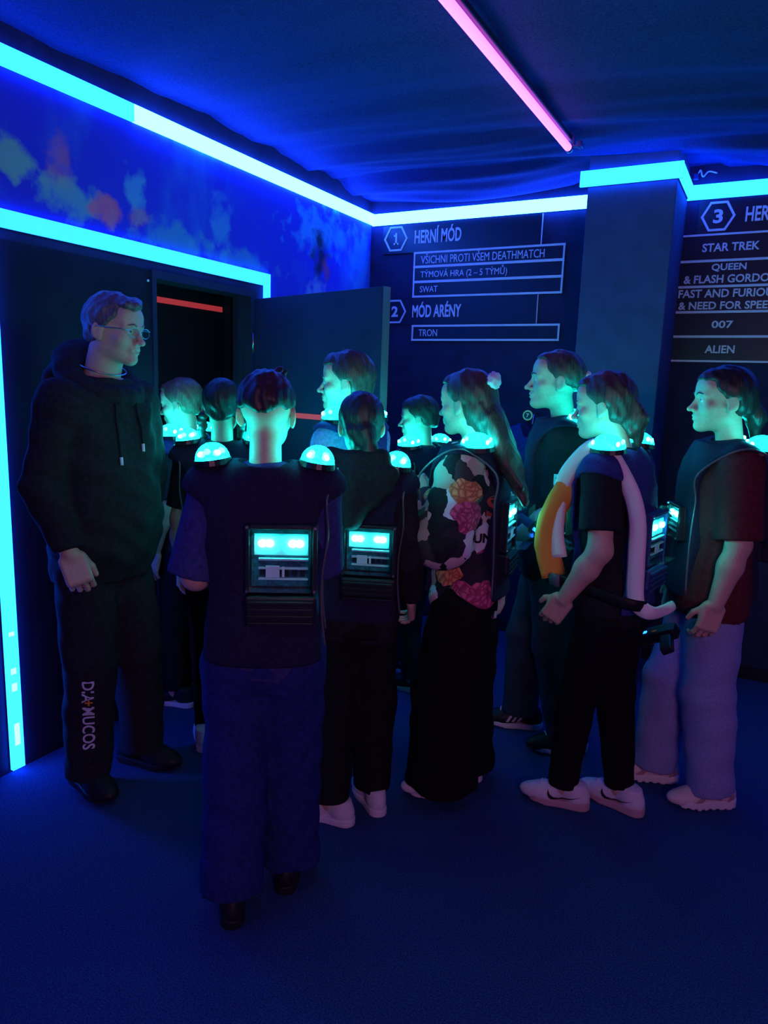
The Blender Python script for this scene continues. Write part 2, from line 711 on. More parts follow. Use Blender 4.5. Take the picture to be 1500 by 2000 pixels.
# door frame, open leaf and the dark passage behind
fr_o = structure(box_obj('trim_1', (XL - 0.11, 2.40, 0), (XL + 0.012, 2.425, 2.02), M['door_paint']))
box_obj('lintel', (XL - 0.11, 2.425, 1.985), (XL + 0.012, 3.13, 2.02), M['door_paint'], fr_o)
box_obj('jamb', (XL - 0.11, 3.085, 0), (XL + 0.012, 3.13, 1.985), M['door_paint'], fr_o)
box_obj('stop_bead', (XL - 0.06, 3.06, 0), (XL - 0.03, 3.085, 1.985), M['door_paint'], fr_o)

ps = structure(box_obj('wall_passage', (XL - 0.60, 1.6, 0), (XL - 0.55, 4.3, 2.4), M['wall_dark']))
box_obj('side_panel', (XL - 0.55, 1.55, 0), (XL - 0.11, 1.6, 2.4), M['wall_dark'], ps)
box_obj('end_panel', (XL - 0.55, 3.80, 0), (XL - 0.11, 3.85, 2.4), M['wall_dark'], ps)
box_obj('inner_jamb', (XL - 0.55, 3.52, 0), (XL - 0.50, 3.56, 2.4), M['door_paint'], ps)
box_obj('passage_ceiling', (XL - 0.60, 1.55, 2.4), (XL - 0.11, 4.3, 2.44), M['black'], ps)
box_obj('red_strip', (XL - 0.549, 2.4, 1.958), (XL - 0.541, 3.50, 1.988), M['emissive_tape'], ps)

a = math.atan2(2.84 - 3.10, 0.897)
dr = empty('door_1', 'dark blue door leaf standing open beside the doorway', 'door', (XL + 0.02, 3.10, 0), a)
for k_ in ('category',):
    del dr[k_]
structure(dr)
LW = 0.95
leaf = box_obj('leaf', (0, 0, 0.012), (LW, 0.042, 1.975), M['door_paint'], dr, 0.003)
box_obj('edge_strip', (LW, 0.004, 0.012), (LW + 0.012, 0.038, 1.975), M['trim_dark'], dr)
box_obj('red_strip', (0.10, -0.004, 1.375), (0.80, 0.001, 1.40), M['emissive_tape'], dr)
for z in (0.25, 1.0, 1.75):
    bm = bmesh.new()
    bmesh.ops.create_cone(bm, cap_ends=True, segments=10, radius1=0.008, radius2=0.008, depth=0.10,
                          matrix=Matrix.Translation((0.0, -0.006, z)))
    from_bm('hinge', bm, M['metal'], dr, True)
v, f = tube_mesh([(0.87, 0.0, 1.03), (0.87, -0.045, 1.03), (0.75, -0.045, 1.03)], 0.009, 8)
link_mesh('handle', v, f, M['black_plastic'], dr, True)

# back wall and its pillar
wb = structure(box_obj('wall_back', (XL - 0.11, YB, 0), (XR, YB + 0.12, ZC + 0.1), M['wall_paint']))
pl = structure(box_obj('pillar', (-0.963, 3.90, 0), (-0.535, YB, ZC + 0.02), M['pillar_paint'], None, 0.004))
box_obj('panel_joint', (-0.700, YB - 0.004, 0.0), (-0.693, YB, 2.56), M['black'], wb)
structure(box_obj('baseboard_back', (XL + 0.012, YB - 0.014, 0), (-0.963, YB, 0.07), M['black_plastic']))
structure(box_obj('baseboard_right', (-0.535, YB - 0.014, 0), (XR, YB, 0.07), M['black_plastic']))

# ceiling: dark cloth hung in shallow folds, gathered along the walls
nx, ny = 150, 170
x0, x1, y0, y1 = XL - 0.02, XR, YF, YB - 0.0
vs, fs = [], []
for j in range(ny + 1):
    v_ = (j / ny)
    y = y0 + (y1 - y0) * (1 - (1 - v_) ** 1.5)
    for i in range(nx + 1):
        u_ = i / nx
        x = x0 + (x1 - x0) * u_ ** 1.5
        dl, db = x - XL, YB - y
        edge = math.exp(-(db / 0.55) ** 2) + 0.7 * math.exp(-(dl / 0.5) ** 2)
        ph = 5.2 * math.sqrt((x + 3.6) ** 2 * 0.25 + (y - 9.5) ** 2) + 0.5 * math.sin(1.7 * x)
        rip = math.sin(5.0 * ph + 1.5 * math.sin(2.1 * x + 0.7 * y)) * 0.008 + math.sin(2.3 * ph + 2.0 * x) * 0.018 + math.sin(9.5 * ph + 3.0 * math.sin(3.3 * x)) * 0.004
        w_ = math.exp(-max(0, db - 0.4) / 0.8) + 0.12 * math.exp(-dl / 0.5)
        sag = -0.03 * math.sin(PI * min(1, db / 2.2)) * math.sin(1.1 * x + 2.0)
        scal = -0.075 * math.exp(-(db / 0.20) ** 2) * (0.5 + 0.5 * math.sin(3.1 * x + 0.9)) - 0.012 * math.exp(-(dl / 0.16) ** 2) * (0.5 + 0.5 * math.sin(4.3 * y))
        if abs(x + 0.75) < 0.4 and db < 0.7:
            scal *= 0.3
        vs.append((x, y, ZC + 0.01 + rip * min(1.3, w_) + sag + scal))
for j in range(ny):
    for i in range(nx):
        q = j * (nx + 1) + i
        fs.append((q, q + nx + 1, q + nx + 2, q + 1))
structure(link_mesh('ceiling', vs, fs, M['ceiling_cloth'], None, True))
structure(box_obj('ceiling_slab', (XL - 0.11, YF, ZC + 0.12), (XR, YB + 0.12, ZC + 0.16), M['black']))

# ------------------------------------------------------------------ light strips


def strip(name_label, lo, hi, axis, material, ends=True):
    """LED strip: dark channel on the wall with a glowing diffuser in front"""
    lo, hi = Vector(lo), Vector(hi)
    c = (lo + hi) / 2
    o = empty('light_strip', name_label, 'light strip', c)
    d = hi - lo
    h = d / 2
    n = Vector(axis)
    # channel takes the rear third
    def off(f0, f1):
        a_, b_ = -h.copy(), h.copy()
        for i in range(3):
            if n[i] > 0:
                a_[i], b_[i] = -h[i] + d[i] * f0, -h[i] + d[i] * f1
            elif n[i] < 0:
                a_[i], b_[i] = h[i] - d[i] * f1, h[i] - d[i] * f0
        return a_, b_
    a_, b_ = off(0, 0.30)
    box_obj('channel', a_, b_, M['trim_dark'], o)
    a_, b_ = off(0.30, 1.0)
    box_obj('diffuser', a_, b_, material, o)
    return o


T = 0.024
zt0, zt1 = 2.592, 2.660
strip('cyan light strip along the top of the left wall, nearest the camera', (XL, YF, zt0), (XL + T, 2.31, zt1), (1, 0, 0), M['strip_dim'])
strip('bright white-cyan light strip running up to the corner on the left wall', (XL, 2.312, zt0), (XL + T, YB, zt1), (1, 0, 0), M['strip_white'])
strip('white-cyan light strip on the back wall above the first sign', (XL + T + 0.001, YB - T, 2.582), (-0.966, YB, 2.652), (0, -1, 0), M['strip_white'])
strip('cyan light strip across the front of the pillar', (-1.0, 3.876, 2.582), (-0.510, 3.90, 2.655), (0, -1, 0), M['strip_cyan'])
strip('short cyan light strip on the right flank of the pillar', (-0.535, 3.901, 2.582), (-0.511, YB - T - 0.001, 2.652), (1, 0, 0), M['strip_cyan'])
strip('cyan light strip on the back wall above the third sign', (-0.534, YB - T, 2.578), (XR, YB, 2.650), (0, -1, 0), M['strip_cyan'])
ds = strip('soft cyan light strip framing the top of the doorway', (XL + 0.0085, YF, 2.055), (XL + T, 3.235, 2.118), (1, 0, 0), M['strip_soft'])
cz = Vector(ds.location)
box_obj('side_strip', Vector((XL + 0.0125, 3.185, 0.05)) - cz, Vector((XL + T, 3.235, 2.054)) - cz, M['strip_soft'], ds)
vsr = strip('upright cyan light strip rising from the floor at the left edge', (XL, 1.612, 0.015), (XL + T, 1.662, 2.054), (1, 0, 0), M['strip_cyan'])
for z, s_ in ((0.16, 0.045), (0.42, 0.012), (0.355, 0.016), (0.57, 0.008)):        # worn spots that leak white light
    box_obj('worn_spot', (T / 2 + 0.0005, -0.012, z - 1.035 - s_), (T / 2 + 0.0012, 0.010, z - 1.035 + s_), M['strip_white'], vsr)

# UV tube under the ceiling
ut = empty('uv_tube_lamp', 'long pink fluorescent tube under the dark ceiling', 'tube lamp', (-0.967, 2.12, 2.655))
bm = bmesh.new()
bmesh.ops.create_cone(bm, cap_ends=True, segments=14, radius1=0.0165, radius2=0.0165, depth=3.2,
                      matrix=Matrix.Translation((0, -0.22, 0)) @ Matrix.Rotation(PI / 2, 4, 'X'))
from_bm('glass_tube', bm, M['uv_tube'], ut, True)
for y in (1.385, -1.825):
    bm = bmesh.new()
    bmesh.ops.create_cone(bm, cap_ends=True, segments=14, radius1=0.018, radius2=0.018, depth=0.03,
                          matrix=Matrix.Translation((0, y, 0)) @ Matrix.Rotation(PI / 2, 4, 'X'))
    from_bm('end_cap', bm, M['black_plastic'], ut, True)
bm = bmesh.new()
box(bm, (-0.02, -1.84, 0.022), (0.02, 1.40, 0.045), 0.004)
from_bm('batten', bm, M['black_plastic'], ut)
bm = bmesh.new()
box(bm, (0.028, 1.33, -0.004), (0.036, 1.36, 0.045))
box(bm, (0.028, 1.33, -0.010), (0.060, 1.36, -0.003))
box(bm, (0.052, 1.325, -0.016), (0.072, 1.365, 0.012), 0.003)
from_bm('spring_clip', bm, M['blue_plastic'], ut)
cc = empty('cable_connector', 'small tangled cable connector above the strip right of the pillar', 'connector', (-0.50, YB - 0.02, 2.69))
v, f = tube_mesh(smooth_path([(0, 0, 0), (0.02, -0.015, 0.03), (0.035, -0.02, -0.005), (0.06, -0.012, 0.02), (0.10, 0.0, 0.012)], 6), 0.004, 6)
link_mesh('cable', v, f, M['sign_white'], cc, True)
box_obj('plug', (-0.012, -0.02, -0.015), (0.012, 0.0, 0.015), M['blue_plastic'], cc, 0.003)

# ------------------------------------------------------------------ wall signs
YS = YB - 0.012


def to_wall(me, y):
    return map_mesh(me, lambda c: Vector((c.x, y - c.z, c.y)))


def wall_text(parent, org, body, x0, x1, z0, z1, bold=0.0, xs=1.0, name='lettering', shear=0.0, y=YS - 0.002):
    me = text_mesh(body, 0.1, 1.0, bold, shear, ext=0.0012)
    fit_text(me, x0 - org[0], x1 - org[0], z0 - org[2], z1 - org[2])
    to_wall(me, y - org[1])
    return link_me(name, me, M['sign_white'], parent)


def hexagon(parent, org, cx, cz, rx, rz, w):
    bm = bmesh.new()
    outer, inner = [], []
    for yy in (0.0, -0.003):
        for lst, k in ((outer, 1.0), (inner, 1 - w / rx)):
            for i in range(6):
                an = i * PI / 3
                lst.append(bm.verts.new((cx + rx * k * math.cos(an) - org[0], YS - 0.001 + yy - org[1], cz + rz * k * math.sin(an) / math.sin(PI / 3) - org[2])))
    for i in range(6):
        j = (i + 1) % 6
        bm.faces.new((outer[i], outer[j], inner[j], inner[i]))
        bm.faces.new((outer[6 + i], outer[6 + j], inner[6 + j], inner[6 + i]))
        bm.faces.new((outer[i], outer[j], outer[6 + j], outer[6 + i]))
        bm.faces.new((inner[i], inner[j], inner[6 + j], inner[6 + i]))
    return from_bm('hexagon', bm, M['sign_white'], parent)


def table_frame(parent, org, x0, x1, zs, w=0.012):
    """ruled frame round the rows of a sign"""
    bm = bmesh.new()
    ya, yb2 = YS - 0.004 - org[1], YS + 0.002 - org[1]
    for i, z in enumerate(zs):
        e = w * (0.5 if i in (0, len(zs) - 1) else 0.62)
        box(bm, (x0 - org[0] - w / 2, ya, z - org[2] - e), (x1 - org[0] + w / 2, yb2, z - org[2] + e))
    for x in (x0, x1):
        box(bm, (x - org[0] - w / 2.4, ya + 0.0004, zs[-1] - org[2]), (x - org[0] + w / 2.4, yb2, zs[0] - org[2]))
    return from_bm('frame', bm, M['sign_white'], parent)


def rows(parent, org, x0, x1, zs):
    for a_, b_ in zip(zs[:-1], zs[1:]):
        box_obj('row_panel', (x0 - org[0], YS - org[1], b_ - org[2] + 0.001), (x1 - org[0], YB - org[1], a_ - org[2] - 0.001), M['sign_panel'], parent)


o1 = Vector((-1.66, YB, 2.34))
s1 = empty('mode_sign', 'wall sign headed by hexagon 1 with three framed game modes', 'sign', o1)
box_obj('header_panel', Vector((-2.383, YS, 2.40)) - o1, Vector((-1.32, YB, 2.575)) - o1, M['sign_panel'], s1)
box_obj('panel_edge', Vector((-1.3215, YS - 0.0015, 2.40)) - o1, Vector((-1.318, YB, 2.575)) - o1, M['sign_white'], s1)
hexagon(s1, o1, -2.286, 2.491, 0.086, 0.076, 0.013)
bm = bmesh.new()
for x0_, x1_, z0_, z1_ in ((-2.290, -2.277, 2.455, 2.527), (-2.301, -2.266, 2.455, 2.465), (-2.301, -2.289, 2.505, 2.516)):
    box(bm, Vector((x0_, YS - 0.003, z0_)) - o1, Vector((x1_, YS - 0.001, z1_)) - o1)
from_bm('numeral', bm, M['sign_white'], s1)
wall_text(s1, o1, 'HERNÍ MÓD', -2.150, -1.828, 2.452, 2.555, 0.0022, name='heading')
zs = [2.395, 2.309, 2.216, 2.125]
table_frame(s1, o1, -2.145, -1.178, zs)
rows(s1, o1, -2.145, -1.178, zs)
wall_text(s1, o1, 'VŠICHNI PROTI VŠEM DEATHMATCH', -2.098, -1.293, 2.327, 2.388)
wall_text(s1, o1, 'TÝMOVÁ HRA (2 – 5 TÝMŮ)', -2.098, -1.517, 2.230, 2.297)
wall_text(s1, o1, 'SWAT', -2.098, -1.974, 2.151, 2.189)

o2 = Vector((-1.66, YB, 1.98))
s2 = empty('mode_sign', 'wall sign headed by hexagon 2 with a single framed row', 'sign', o2)
box_obj('header_panel', Vector((-2.362, YS, 1.950)) - o2, Vector((-1.316, YB, 2.118)) - o2, M['sign_panel'], s2)
box_obj('panel_edge', Vector((-1.3175, YS - 0.0015, 1.950)) - o2, Vector((-1.314, YB, 2.118)) - o2, M['sign_white'], s2)
hexagon(s2, o2, -2.275, 2.034, 0.084, 0.074, 0.012)
wall_text(s2, o2, '2', -2.300, -2.252, 2.000, 2.068, 0.003, name='numeral')
wall_text(s2, o2, 'MÓD ARÉNY', -2.146, -1.804, 1.994, 2.092, 0.0022, name='heading')
zs = [1.9405, 1.852]
table_frame(s2, o2, -2.140, -1.176, zs)
rows(s2, o2, -2.140, -1.176, zs)
wall_text(s2, o2, 'TRON', -2.095, -1.963, 1.875, 1.919)

o3 = Vector((-0.1, YB, 2.15))
s3 = empty('mode_sign', 'wall sign headed by hexagon 3 with five framed music rows, right of the pillar', 'sign', o3)
box_obj('header_panel', Vector((-0.470, YS, 2.402)) - o3, Vector((0.60, YB, 2.572)) - o3, M['sign_panel'], s3)
hexagon(s3, o3, -0.374, 2.487, 0.084, 0.074, 0.013)
wall_text(s3, o3, '3', -0.396, -0.350, 2.452, 2.522, 0.003, name='numeral')
wall_text(s3, o3, 'HERNÍ HUDBA', -0.243, 0.155, 2.450, 2.543, 0.0022, name='heading')
zs = [2.396, 2.263, 2.131, 1.999, 1.870, 1.740]
table_frame(s3, o3, -0.542, 0.33, zs, 0.010)
rows(s3, o3, -0.542, 0.33, zs)
for t_, x0_, x1_, z0_, z1_ in [('STAR TREK', -0.434, -0.160, 2.309, 2.352), ('QUEEN', -0.378, -0.211, 2.206, 2.247),
                               ('& FLASH GORDON', -0.510, -0.058, 2.148, 2.190), ('FAST AND FURIOUS', -0.530, -0.045, 2.074, 2.117),
                               ('& NEED FOR SPEED', -0.524, -0.050, 2.012, 2.053), ('007', -0.348, -0.243, 1.914, 1.953),
                               ('ALIEN', -0.368, -0.222, 1.783, 1.824)]:
    wall_text(s3, o3, t_, x0_, x1_, z0_, z1_, 0.0022)

# numbered hook plaque with a spare vest hanging below it is added with the vests

# ================================================================== people


def rot_zx(yaw, pitch, roll=0.0):
    return np.array(Matrix.Rotation(D2R(yaw), 3, 'Z') @ Matrix.Rotation(D2R(pitch), 3, 'X') @ Matrix.Rotation(D2R(roll), 3, 'Y'))


def nrm(v):
    v = A3(v)
    return v / np.linalg.norm(v)


def head_field(H, nb, neck_r, nose=1.0, brow=0.5, ears=True, mouth_open=0.0, vox=0.0036):
    """head in its own frame, +Y is the face; H is chin to crown; nb is the neck base in this frame"""
    lo = np.array([-0.48 * H, -0.60 * H, -0.56 * H])
    hi = np.array([0.48 * H, 0.62 * H, 0.56 * H])
    lo = np.minimum(lo, nb - 0.06)
    hi = np.maximum(hi, nb + 0.06)
    F = Field(lo, hi, vox)
    e = lambda c, r: ell(A3(c) * H, A3(r) * H)
    c_ = lambda a, b, ra, rb, **k: cone(A3(a) * H, A3(b) * H, ra * H, rb * H, **k)
    F.add(e((0, -0.07, 0.13), (0.325, 0.405, 0.365)))
    F.add(e((0, 0.11, -0.16), (0.25, 0.265, 0.315)), 0.10 * H)
    F.add(e((0, 0.25, 0.18), (0.25, 0.14, 0.20)), 0.10 * H)                    # forehead
    F.add(c_((0.16, -0.02, -0.24), (0.03, 0.27, -0.405), 0.085, 0.075), 0.09 * H)   # jaw
    F.add(c_((-0.16, -0.02, -0.24), (-0.03, 0.27, -0.405), 0.085, 0.075), 0.09 * H)
    F.add(e((0, 0.315, -0.40), (0.075, 0.07, 0.065)), 0.06 * H)                # chin
    for s in (-1, 1):
        F.add(e((s * 0.17, 0.24, -0.12), (0.10, 0.09, 0.09)), 0.09 * H)        # cheek
        F.add(c_((s * 0.05, 0.365, 0.075), (s * 0.20, 0.30, 0.07), 0.035 + 0.012 * brow, 0.035), 0.06 * H)
        F.sub(e((s * 0.135, 0.405, 0.0), (0.085, 0.075, 0.055)), 0.05 * H)     # eye socket
        F.add(e((s * 0.135, 0.285, 0.002), (0.075, 0.07, 0.062)), 0.03 * H)    # lids
    F.add(c_((0, 0.355, 0.03), (0, 0.435 + 0.02 * nose, -0.135), 0.030, 0.040 * nose), 0.045 * H)
    F.add(e((0, 0.455 + 0.015 * nose, -0.150), (0.045 * nose, 0.045, 0.040)), 0.03 * H)
    for s in (-1, 1):
        F.add(e((s * 0.050, 0.405, -0.162), (0.036, 0.045, 0.030)), 0.02 * H)
        F.sub(e((s * 0.024, 0.440, -0.192), (0.014, 0.022, 0.014)), 0.012 * H)
    F.add(e((0, 0.345, -0.26), (0.11, 0.065, 0.075)), 0.05 * H)                # muzzle
    F.add(c_((-0.075, 0.355, -0.258), (0.075, 0.355, -0.258), 0.020, 0.020), 0.025 * H)
    F.add(e((0, 0.398, -0.252), (0.060, 0.022, 0.020)), 0.02 * H)              # upper lip
    F.add(e((0, 0.390, -0.305), (0.062, 0.024, 0.024)), 0.02 * H)              # lower lip
    F.sub(cone(A3((-0.085, 0.405, -0.280)) * H, A3((0.085, 0.405, -0.280)) * H, (0.008 + 0.018 * mouth_open) * H, (0.008 + 0.018 * mouth_open) * H), 0.014 * H)
    F.sub(e((0, 0.43, -0.345), (0.07, 0.035, 0.02)), 0.03 * H)
    nbH = nb / H
    F.add(c_((0, -0.10, -0.16), nbH, neck_r / H, neck_r / H * 1.10), 0.09 * H)
    if ears:
        for s in (-1, 1):
            R = np.array(Matrix.Rotation(D2R(s * 22), 3, 'Z') @ Matrix.Rotation(D2R(-10), 3, 'X'))
            F.add(ell(A3((s * 0.335, -0.055, -0.035)) * H, A3((0.030, 0.085, 0.135)) * H, R), 0.02 * H)
            F.add(ell(A3((s * 0.325, -0.02, -0.135)) * H, A3((0.028, 0.045, 0.055)) * H, R), 0.02 * H)
            F.sub(ell(A3((s * 0.372, -0.045, -0.02)) * H, A3((0.022, 0.048, 0.085)) * H, R), 0.012 * H)
    return F


def hair_field(H, style, nb):
    st = style['kind']
    lo = np.array([-0.50, -0.66, -0.62]) * H
    hi = np.array([0.50, 0.52, 0.64]) * H
    ext = style.get('extent')
    if ext:
        lo = np.minimum(lo, A3(ext[0]) * H)
        hi = np.maximum(hi, A3(ext[1]) * H)
    F = Field(lo, hi, style.get('vox', 0.0042))
    e = lambda c, r: ell(A3(c) * H, A3(r) * H)
    t = style.get('thick', 0.04)
    F.add(e((0, -0.075, 0.135), (0.325 + t, 0.405 + t, 0.365 + t)))
    F.add(e((0, 0.22, 0.22), (0.25 + t * 0.7, 0.15 + t * 0.5, 0.20 + t)), 0.08 * H)
    nape = style.get('nape', -0.30)
    F.add(ell(A3((0, -0.17, -0.12)) * H, A3((0.27 + t * 0.6, 0.27 + t * 0.7, 0.34)) * H), 0.06 * H)

    def rec(name, seq):
        pass
    # keep: above the line brow-to-ear, or behind the ear and above the nape
    hl = style.get('hairline', 0.29)

    def keep(X, Y, Z):
        y, z = Y / H, Z / H
        a = (hl - z) + np.maximum(0.20 - y, 0) * 0.15
        side = np.maximum(0.02 + 1.05 * (y - 0.04) - z, (y - style.get('side', 0.20)))     # temple and sideburn
        side = np.maximum(side, (style.get('burn', 0.0) - z) * 0.9)
        back = np.maximum((y + 0.13), (nape - z) + 0.35 * (X / H) ** 2 * 4)
        return np.minimum(np.minimum(a, side), back) * H + 0 * X
    X, Y, Z = F.ax[0][:, None, None], F.ax[1][None, :, None], F.ax[2][None, None, :]
    k = keep(X, Y, Z)
    kk = 0.015
    hh = np.maximum(kk - np.abs(F.d - k), 0) / kk
    F.d = (np.maximum(F.d, k) + hh * hh * kk * 0.25).astype(np.float32)
    for (a, b, ra, rb, sq) in style.get('cones', []):
        F.add(cone(A3(a) * H, A3(b) * H, ra * H, rb * H, sq=sq), style.get('k', 0.05) * H)
    for (c, r) in style.get('ells', []):
        F.add(e(c, r), 0.025 * H)
    am = style.get('tuft', 0.0016)
    F.warp(lambda X, Y, Z: am * (np.sin(X * 150 + 3 * np.sin(Z * 40) + Y * 40) * np.sin(Y * 120 + 2 * np.sin(X * 60))
                                 + 0.6 * np.sin(Z * 90 + X * 70 - Y * 110)))
    return F


def hand_prims(W, d, n, side, sc, curl, thumb=0.7, spread=0.10):
    """palm, four unequal bent fingers and a thumb that leaves the side of the palm"""
    d, n = nrm(d), A3(n)
    n = nrm(n - d * n.dot(d))
    t = side * np.cross(d, n)
    R = np.stack([t, d, n], 1)
    out = []
    out.append((rbox(W + d * 0.048 * sc, (0.039 * sc, 0.048 * sc, 0.0135 * sc), 0.012 * sc, R), 0.012))
    out.append((ell(W + d * 0.03 * sc + t * 0.024 * sc + n * 0.008 * sc, (0.019 * sc, 0.032 * sc, 0.015 * sc), R), 0.01))
    for i, (off, ln) in enumerate([(0.0295, 0.070), (0.0100, 0.079), (-0.0097, 0.073), (-0.0285, 0.057)]):
        p = W + d * (0.088 - 0.004 * abs(i - 1)) * sc + t * off * sc
        dd = nrm(d + t * spread * (1.5 - i) * 0.35)
        cur = curl if np.isscalar(curl) else curl[i]
        r = (0.0088, 0.0090, 0.0087, 0.0078)[i] * sc
        ang = cur * 0.8
        for j, fr_ in enumerate((0.45, 0.31, 0.24)):
            dv = nrm(dd * math.cos(ang) + n * math.sin(ang))
            q = p + dv * ln * fr_ * sc
            out.append((cone(p, q, r, r * 0.92), 0.003))
            p, r = q, r * 0.92
            ang += cur
    p = W + d * 0.022 * sc + t * 0.030 * sc + n * 0.006 * sc
    r = 0.0115 * sc
    dv = nrm(d * 0.75 + t * thumb + n * 0.35)
    q = p + dv * 0.036 * sc
    out.append((cone(p, q, r, r * 0.88), 0.006))
    dv = nrm(d * 0.95 + t * thumb * 0.25 + n * 0.45)
    out.append((cone(q, q + dv * 0.030 * sc, r * 0.88, r * 0.72), 0.003))
    return out


def make_shoe(parent, loc, yaw, L_, style, pitch=0.0):
    """shoe with sole, laces and side mark; origin under the ankle, toe to +Y"""
    s = L_ / 0.27
    F = Field(np.array([-0.06, -0.12, -0.005]) * s, np.array([0.06, 0.175, 0.14]) * s, 0.0042 * s)
    P = lambda *a: A3(a) * s
    F.add(ell(P(0, 0.085, 0.034), P(0.043, 0.080, 0.034)))
    F.add(cone(P(0, 0.07, 0.042), P(0, -0.02, 0.078), 0.034 * s, 0.034 * s), 0.03 * s)
    F.add(ell(P(0, -0.060, 0.046), P(0.035, 0.045, 0.052)), 0.03 * s)
    F.add(cone(P(0, -0.045, 0.05), P(0, -0.052, style.get('collar', 0.100)), 0.034 * s, 0.036 * s, cut=True), 0.02 * s)
    F.add(cone(P(0, 0.02, 0.088), P(0, 0.0, 0.118), 0.018 * s, 0.015 * s, sq=(1.3, 0.6, 1)), 0.012 * s)   # tongue
    F.sub((lambda X, Y, Z: Z - 0.018 * s + 0 * X + 0 * Y, None), 0.002)
    V, Q = F.mesh()
    bvh = BVHTree.FromPolygons([tuple(v) for v in V], [tuple(q) for q in Q])
    o = net_obj('shoe', V, Q, style['mat'], parent)
    F = Field(np.array([-0.065, -0.13, -0.006]) * s, np.array([0.065, 0.185, 0.05]) * s, 0.0042 * s)

    def sole(X, Y, Z):
        t = np.clip((Y / s + 0.070) / 0.155, 0, 1)
        yy = Y / s + 0.070 - t * 0.155
        waist = 0.004 * np.exp(-((t - 0.45) / 0.2) ** 2)
        d = np.sqrt((X / s) ** 2 + yy * yy) - (0.037 + 0.010 * t - waist)
        th = style.get('sole', 0.026)
        zt = th + 0.012 * np.maximum(0, (0.3 - t)) + 0.015 * np.maximum(0, t - 0.85)
        zb = 0.012 * np.maximum(0, t - 0.8) * 3 * np.ones_like(Z)
        if style.get('lugs'):
            zb = zb + 0.005 * (np.sin(Y / s * 210) > 0.3)
        return np.maximum(np.maximum(d, Z / s - zt), zb - Z / s) * s
    F.add((sole, None))
    V2, Q2 = F.mesh()
    net_obj('sole', V2, Q2, style['sole_mat'], o)

    def proj(p, n):
        h_ = bvh.ray_cast(Vector(p) + Vector(n) * 0.1, -Vector(n), 0.3)
        return (h_[0] + Vector(n) * 0.0012) if h_[0] is not None else None
    lace = []
    if style.get('laces', True):
        vs, fs = [], []
        for i in range(5):
            y = (0.075 - 0.017 * i) * s
            pts = []
            for x in (-0.020, -0.010, 0, 0.010, 0.020):
                q = proj((x * s, y + (0.006 * s if i % 2 else -0.002 * s) * (x / 0.02), 0.05 * s), (0, 0.25, 0.97))
                if q is not None:
                    pts.append(q)
            if len(pts) > 2:
                v, f = tube_mesh(pts, 0.0032 * s, 5)
                fs += [tuple(k + len(vs) for k in q) for q in f]
                vs += v
        if vs:
            link_mesh('laces', vs, fs, style.get('lace_mat', style['sole_mat']), o, True)
    # side mark
    for sx in (-1, 1):
        polys = []
        if style.get('mark') == 'stripes':
            for i in range(3):
                y = 0.045 - 0.024 * i
                polys.append([(y, 0.034), (y + 0.013, 0.034), (y - 0.012, 0.078), (y - 0.025, 0.078)])
        elif style.get('mark') == 'tick':
            up = [(0.052, 0.070), (0.042, 0.052), (0.030, 0.043), (0.012, 0.040), (-0.015, 0.045), (-0.045, 0.054), (-0.075, 0.064)]
            dn = [(-0.045, 0.0500), (-0.015, 0.0375), (0.012, 0.029), (0.032, 0.029), (0.046, 0.038), (0.053, 0.052)]
            pl = up + dn
            # strip triangles between the two edges
            a_ = up
            b_ = [(0.0525, 0.066)] + dn[::-1][0:5] + [(-0.075, 0.0635)]
            for i in range(len(a_) - 1):
                polys.append([a_[i], a_[i + 1], b_[i + 1], b_[i]])
        elif style.get('mark') == 'panels':
            polys = [[(0.075, 0.036), (0.045, 0.036), (0.02, 0.062), (0.035, 0.068)], [(0.0, 0.036), (-0.03, 0.036), (-0.04, 0.07), (-0.02, 0.076)],
                     [(-0.055, 0.034), (-0.085, 0.036), (-0.085, 0.065), (-0.06, 0.06)]]
        vs, fs = [], []
        for pl in polys:
            n_ = len(pl)
            sub = 4
            grid = []
            for a in range(sub + 1):
                for b in range(sub + 1):
                    u, w = a / sub, b / sub
                    A, Bq, Cq, Dq = [np.array(q) for q in pl]
                    q = (A * (1 - u) + Bq * u) * (1 - w) + (Dq * (1 - u) + Cq * u) * w
                    h_ = proj((sx * 0.06 * s, q[0] * s, q[1] * s), (sx, 0, 0.1))
                    grid.append(h_ if h_ is not None else Vector((sx * 0.036 * s, q[0] * s, q[1] * s)))
            o0 = len(vs)
            vs += grid
            for a in range(sub):
                for b in range(sub):
                    i = o0 + a * (sub + 1) + b
                    fs.append((i, i + 1, i + sub + 2, i + sub + 1))
        if vs:
            link_mesh('side_mark', vs, fs, style['mark_mat'], o, True)
    o.location = loc
    o.rotation_euler = Matrix.Rotation(D2R(yaw), 3, 'Z').to_4x4().to_euler()
    if pitch:
        Rm = Matrix.Rotation(D2R(yaw), 4, 'Z') @ Matrix.Translation((0, 0.085 * s, 0)) @ Matrix.Rotation(D2R(pitch), 4, 'X') @ Matrix.Translation((0, -0.085 * s, 0))
        o.matrix_local = Matrix.Translation(loc) @ Rm
    return o


